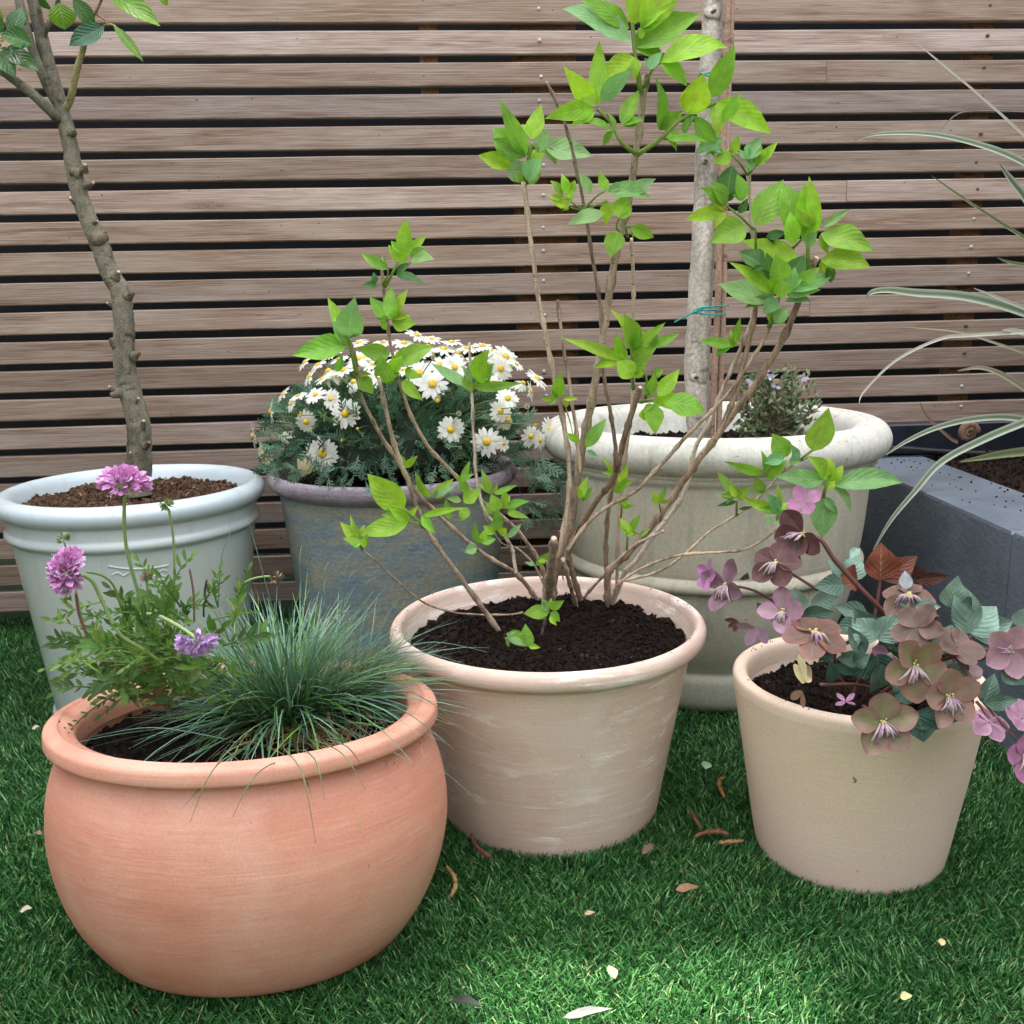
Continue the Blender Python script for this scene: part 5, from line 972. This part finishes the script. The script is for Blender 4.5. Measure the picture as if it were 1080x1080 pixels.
sword([(1054, 173), (1066, 190), (1084, 213), (1110, 255)], 2.1, 15, VG); sword([(982, 185), (1010, 205), (1050, 232), (1085, 254), (1110, 275)], 2.2, 6, GR, DRKT)
sword([(914, 314), (920, 308), (938, 306), (965, 309), (1010, 312), (1050, 320), (1090, 333)], 2.25, 14, VG, DRKT); sword([(1027, 304), (1050, 313), (1085, 327)], 2.2, 6, WH)
sword([(953, 345), (1010, 350), (1050, 362), (1085, 374)], 2.2, 4, ST); sword([(906, 425), (912, 412), (945, 380), (990, 358), (1020, 354), (1085, 350)], 2.12, 5, WH)
sword([(1010, 391), (1035, 388), (1060, 397), (1090, 417)], 2.3, 9, ST, (.2, .15, .1)); sword([(1057, 348), (1070, 349), (1090, 355)], 2.15, 9, WH); sword([(1052, 272), (1065, 277), (1090, 281)], 2.2, 6, GR)
sword([(921, 580), (940, 548), (965, 518), (993, 487), (1040, 462), (1090, 441)], 1.95, 11, VG, yb=2.1); sword([(934, 480), (955, 466), (985, 452), (1020, 443), (1060, 440), (1100, 446)], 2.1, 10, VG, yb=2.2)
sword([(1012, 487), (1040, 482), (1065, 478), (1100, 474)], 2.15, 13, GR); sword([(1068, 536), (1078, 529), (1095, 520)], 1.9, 6, ST); sword([(970, 424), (978, 440), (1002, 462), (1010, 466)], 2.35, 5, ((.3, .2, .12), (.22, .14, .08)), ext=False)
sword([(990, 140 + 0), (1010, 120), (1040, 116), (1090, 118)], 2.3, 3, ((.12, .10, .10), (.10, .08, .08)))
for k in range(9):
    a = random.uniform(-.3, 1.2); sword([(1180 + k * 12, 60 + 40 * k), (1190 + k * 8, 180 + 25 * k), (1200, 330)], 2.2, 12, VG)

# ------------------------------------------------------------------ small loose things
def small_leaf(x, y, z, L, w, ang, col, label, cat='dry leaf', name='fallen_leaf', m=M_SMALL, group=None, curl=.15):
    p = PZ(x, y, z); mb = MB(); d = Vector((math.cos(ang), math.sin(ang), .08)) * L; leaf(mb, Vector((0, 0, 0)) - d / 2, d / 2, w, (.1, -.2, 1), col, curl, .3, 'ovate', 9, 3, .15, serr=.03)
    o_ = mb.build(name, m); o_.location = p; tag(o_, label, cat, group); return o_
small_leaf(945, 461, WZ + .006, .04, .026, .3, (.72, .70, .38), 'pale yellow dry leaf lying nearest the stone planter on the raised bed', group='yellow leaves on the raised bed')
small_leaf(972, 465, WZ + .006, .052, .028, -.1, (.75, .72, .42), 'larger pale yellow dry leaf lying on the raised bed beside the sword leaves', group='yellow leaves on the raised bed')
c = P(1020, 456, 2.32); sh = MB(); pts = []; rs = []
for i in range(40):
    t = i / 39; th = t * 4.4 * math.pi; r_ = .019 * (1 - t) ** 1.1 + .001; pts.append(c + Vector((r_ * math.cos(th), -.012 * t - .004, r_ * math.sin(th)))); rs.append(.0105 * (1 - t * .85))
tube(sh, pts, rs, 12, 0); o_ = sh.build('snail_shell', m_bark('shell', (.06, .03, .022), (.22, .13, .09), 90, .2)); tag(o_, 'brown coiled snail shell lying on the raised bed by the fence', 'snail shell')
def catkin(x, y, pts, col, label, z=.024, r=.0042, yd=None):
    mb = MB(); pp = [PZ(a, b, z) for a, b in pts] if yd is None else [P(a, b, yd) for a, b in pts]; pp, rr = catmull(pp, [r * .6, *([r] * (len(pp) - 2)), r * .5], 7)
    tube(mb, pp, [q * .75 for q in rr], 8, 0, col, rough=.3)
    for i, p in enumerate(pp):
        for k in range(7): d = Vector((rng.normal(), rng.normal(), rng.normal())).normalized(); leaf(mb, p + d * rr[i] * .5, p + d * rr[i] * 1.25 + Vector((0, 0, .0005)), rr[i] * .7, d.orthogonal(), tuple(q * rng.uniform(.7, 1.4) for q in col), .1, .3, 'lance', 3, 1)
    o_ = mb.build('catkin', M_SMALL); tag(o_, label, 'catkin', 'fallen catkins on the lawn')
catkin(0, 0, [(471, 914), (479, 925), (480, 936), (475, 946)], (.42, .28, .13), 'curved golden-brown catkin on the lawn between the red pot and centre pot')
catkin(0, 0, [(518, 904), (508, 898), (500, 889), (497, 880)], (.22, .10, .07), 'reddish brown catkin leaning against the foot of the centre pot', z=.03)
catkin(0, 0, [(764, 820), (758, 824), (760, 832), (764, 841)], (.42, .22, .08), 'orange bent catkin, the highest one between centre pot and cream pot')
catkin(0, 0, [(728, 855), (734, 865), (740, 874)], (.26, .13, .08), 'short brown catkin nearest the centre pot, pointing towards the camera')
catkin(0, 0, [(733, 882), (745, 878), (758, 877), (768, 880)], (.28, .14, .08), 'long slightly bowed brown catkin left of the cream pot')
catkin(0, 0, [(759, 889), (770, 888), (784, 887)], (.36, .22, .12), 'pale brown straight catkin right beside the foot of the cream pot')
small_leaf(745, 808, .03, .02, .016, 1.2, (.30, .45, .30), 'small pale green leaf on the lawn between centre and cream pots', 'leaf')
small_leaf(725, 937, .028, .032, .013, .1, (.28, .15, .09), 'reddish brown bark flake on the open lawn left of the cream pot', 'bark chip', 'bark_chip', M_SMALL, curl=.02)
small_leaf(492, 1062, .03, .045, .014, -.5, (.03, .035, .03), 'dark narrow leaf curled on the lawn at the bottom edge', 'leaf', curl=.2)
small_leaf(620, 1069, .03, .055, .011, .1, (.20, .20, .185), 'white narrow feather lying on the lawn at the bottom edge', 'feather', 'feather', curl=.05)
small_leaf(684, 897, .028, .025, .012, .7, (.20, .12, .09), 'dull brown leaf scrap on the lawn by the right foot of the centre pot', curl=.2)
small_leaf(645, 1026, .028, .02, .012, 1.9, (.30, .23, .17), 'beige leaf scrap on the lawn below the centre pot')
small_leaf(28, 960, .028, .016, .01, .2, (.60, .55, .38), 'tiny straw-coloured scrap on the lawn at the left edge')
small_leaf(993, 994, .028, .012, .008, 1.2, (.65, .52, .28), 'tiny yellow scrap on the lawn below the cream pot')
small_leaf(622, 964, .028, .014, .007, .1, (.50, .36, .25), 'tiny tan scrap on the lawn in front of the centre pot')
small_leaf(956, 1052, .028, .014, .010, .1, (.62, .60, .30), 'tiny pale yellow scrap near the bottom right of the lawn')
small_leaf(38, 768, .028, .014, .011, .5, (.62, .55, .42), 'pale scrap on the lawn between the blue pot and the red pot')
small_leaf(40, 880, .028, .022, .010, -.6, (.32, .18, .12), 'brown leaf scrap on the lawn touching the left side of the red pot')

# ------------------------------------------------------------------ artificial grass blades
def turf():
    excl = [(CP[0], CP[1], .160, 1), (RP[0], RP[1], .125, 1), (LP[0], LP[1], .185, 1), (DP[0], DP[1], .185, 1), (SP[0], SP[1], .25, 1), (BW['loc'][0], BW['loc'][1], .165, .826)]
    def pts(n, x0, x1, y0, y1, wedge=True):
        x = rng.uniform(x0, x1, n); y = rng.uniform(y0, y1, n)
        k = np.ones(n, bool)
        if wedge: k &= (np.abs(x) < .56 * y + .12)
        for cx, cy, r, sy in excl: k &= ((x - cx) ** 2 + ((y - cy) / sy) ** 2 > r * r)
        k &= x < np.array(.8465 + (2.26 - y) * .0178) - .001
        return x[k], y[k]
    X = []; Y = []
    for (n, a) in ((200000, (-1.1, 1.1, .82, 1.5)), (150000, (-1.5, 1.3, 1.5, 2.49)), (60000, (-2.6, .87, -.2, 2.49))):
        x, y = pts(n, *a, wedge=(n != 60000)); X.append(x); Y.append(y)
    x = np.concatenate(X); y = np.concatenate(Y); n = len(x)
    L = rng.uniform(.014, .027, n); tuft = np.array([mnoise.noise(Vector((a * 9, b * 9, 0))) for a, b in zip(x[::1], y[::1])])
    ang = rng.uniform(0, 2 * np.pi, n) * .8 + 2.2 + 1.6 * tuft; lean = rng.uniform(.2, 1.25, n)
    dx, dy = np.cos(ang), np.sin(ang); w = rng.uniform(.0006, .0011, n)
    fa = ang + np.pi / 2 + rng.normal(0, .5, n); sx, sy_ = np.cos(fa) * w, np.sin(fa) * w
    V = np.zeros((n, 7, 3), np.float32); lv = [0, .4, .75, 1.]
    for i, t in enumerate(lv):
        bx = x + dx * L * np.sin(lean) * t ** 1.2; by = y + dy * L * np.sin(lean) * t ** 1.2; bz = L * np.cos(lean * .8) * (t - .12 * t * t) 
        if i < 3:
            k = 1 - .25 * t; V[:, 2 * i] = np.stack([bx - sx * k, by - sy_ * k, bz], 1); V[:, 2 * i + 1] = np.stack([bx + sx * k, by + sy_ * k, bz], 1)
        else: V[:, 6] = np.stack([bx, by, bz], 1)
    me = bpy.data.meshes.new('grass_blades'); me.vertices.add(n * 7); me.vertices.foreach_set('co', V.reshape(-1))
    q = np.array([0, 1, 3, 2, 2, 3, 5, 4, 4, 5, 6]); lp = (q[None] + 7 * np.arange(n)[:, None]).reshape(-1).astype(np.int32)
    me.loops.add(len(lp)); me.loops.foreach_set('vertex_index', lp)
    ls = (np.array([0, 4, 8])[None] + 11 * np.arange(n)[:, None]).reshape(-1).astype(np.int32)
    me.polygons.add(3 * n); me.polygons.foreach_set('loop_start', ls); me.polygons.foreach_set('use_smooth', np.ones(3 * n, bool)); me.update(calc_edges=True)
    ca = me.color_attributes.new('tint', 'FLOAT_COLOR', 'POINT'); g = rng.random(n)[:, None]
    pal = np.where(g < .45, [[.018, .085, .020]], np.where(g < .78, [[.042, .165, .038]], np.where(g < .96, [[.13, .30, .10]], [[.26, .34, .14]])))
    pal = pal * rng.uniform(.75, 1.25, (n, 1)); C_ = np.ones((n, 7, 4), np.float32); C_[:, :, :3] = pal[:, None, :]; ca.data.foreach_set('color', C_.reshape(-1))
    me.materials.append(M_BLADE); me.validate(); o_ = bpy.data.objects.new('grass_blades', me); COL.objects.link(o_)
    tag(o_, 'dense green artificial grass blades covering the ground', 'grass', kind='stuff')
turf()
cr = MB()
for _ in range(220):
    x = rng.uniform(-.7, .8); y = rng.uniform(.95, 2.3); chunk(cr, (x, y, .018 + rng.uniform(0, .008)), rng.uniform(.001, .0032), [(.03, .02, .015), (.35, .28, .18), (.16, .09, .05)][rng.integers(3)])
for C_, r0_, z_ in ((CP, .230, .3144), (RP, .160, .2735), (BW['loc'], .216, .3035)):
    for _ in range(26):
        a_ = rng.uniform(0, 6.283); q = r0_ + rng.uniform(-.006, .006)
        yy_ = q * math.sin(a_) * (.826 if C_ is BW['loc'] else 1); zz_ = z_ + (math.sin(BW['tx']) * yy_ if C_ is BW['loc'] else 0); xx_ = q * math.cos(a_)
        if C_ is BW['loc']: yy_ += .058 * z_
        chunk(cr, (C_[0] + xx_, C_[1] + yy_, zz_ + .0006), rng.uniform(.0007, .0019), (.04, .03, .022))
tag(cr.build('soil_crumbs', M_SMALL, smooth=False), 'scattered crumbs of soil and plant litter on the lawn and pot rims', 'debris', kind='stuff')
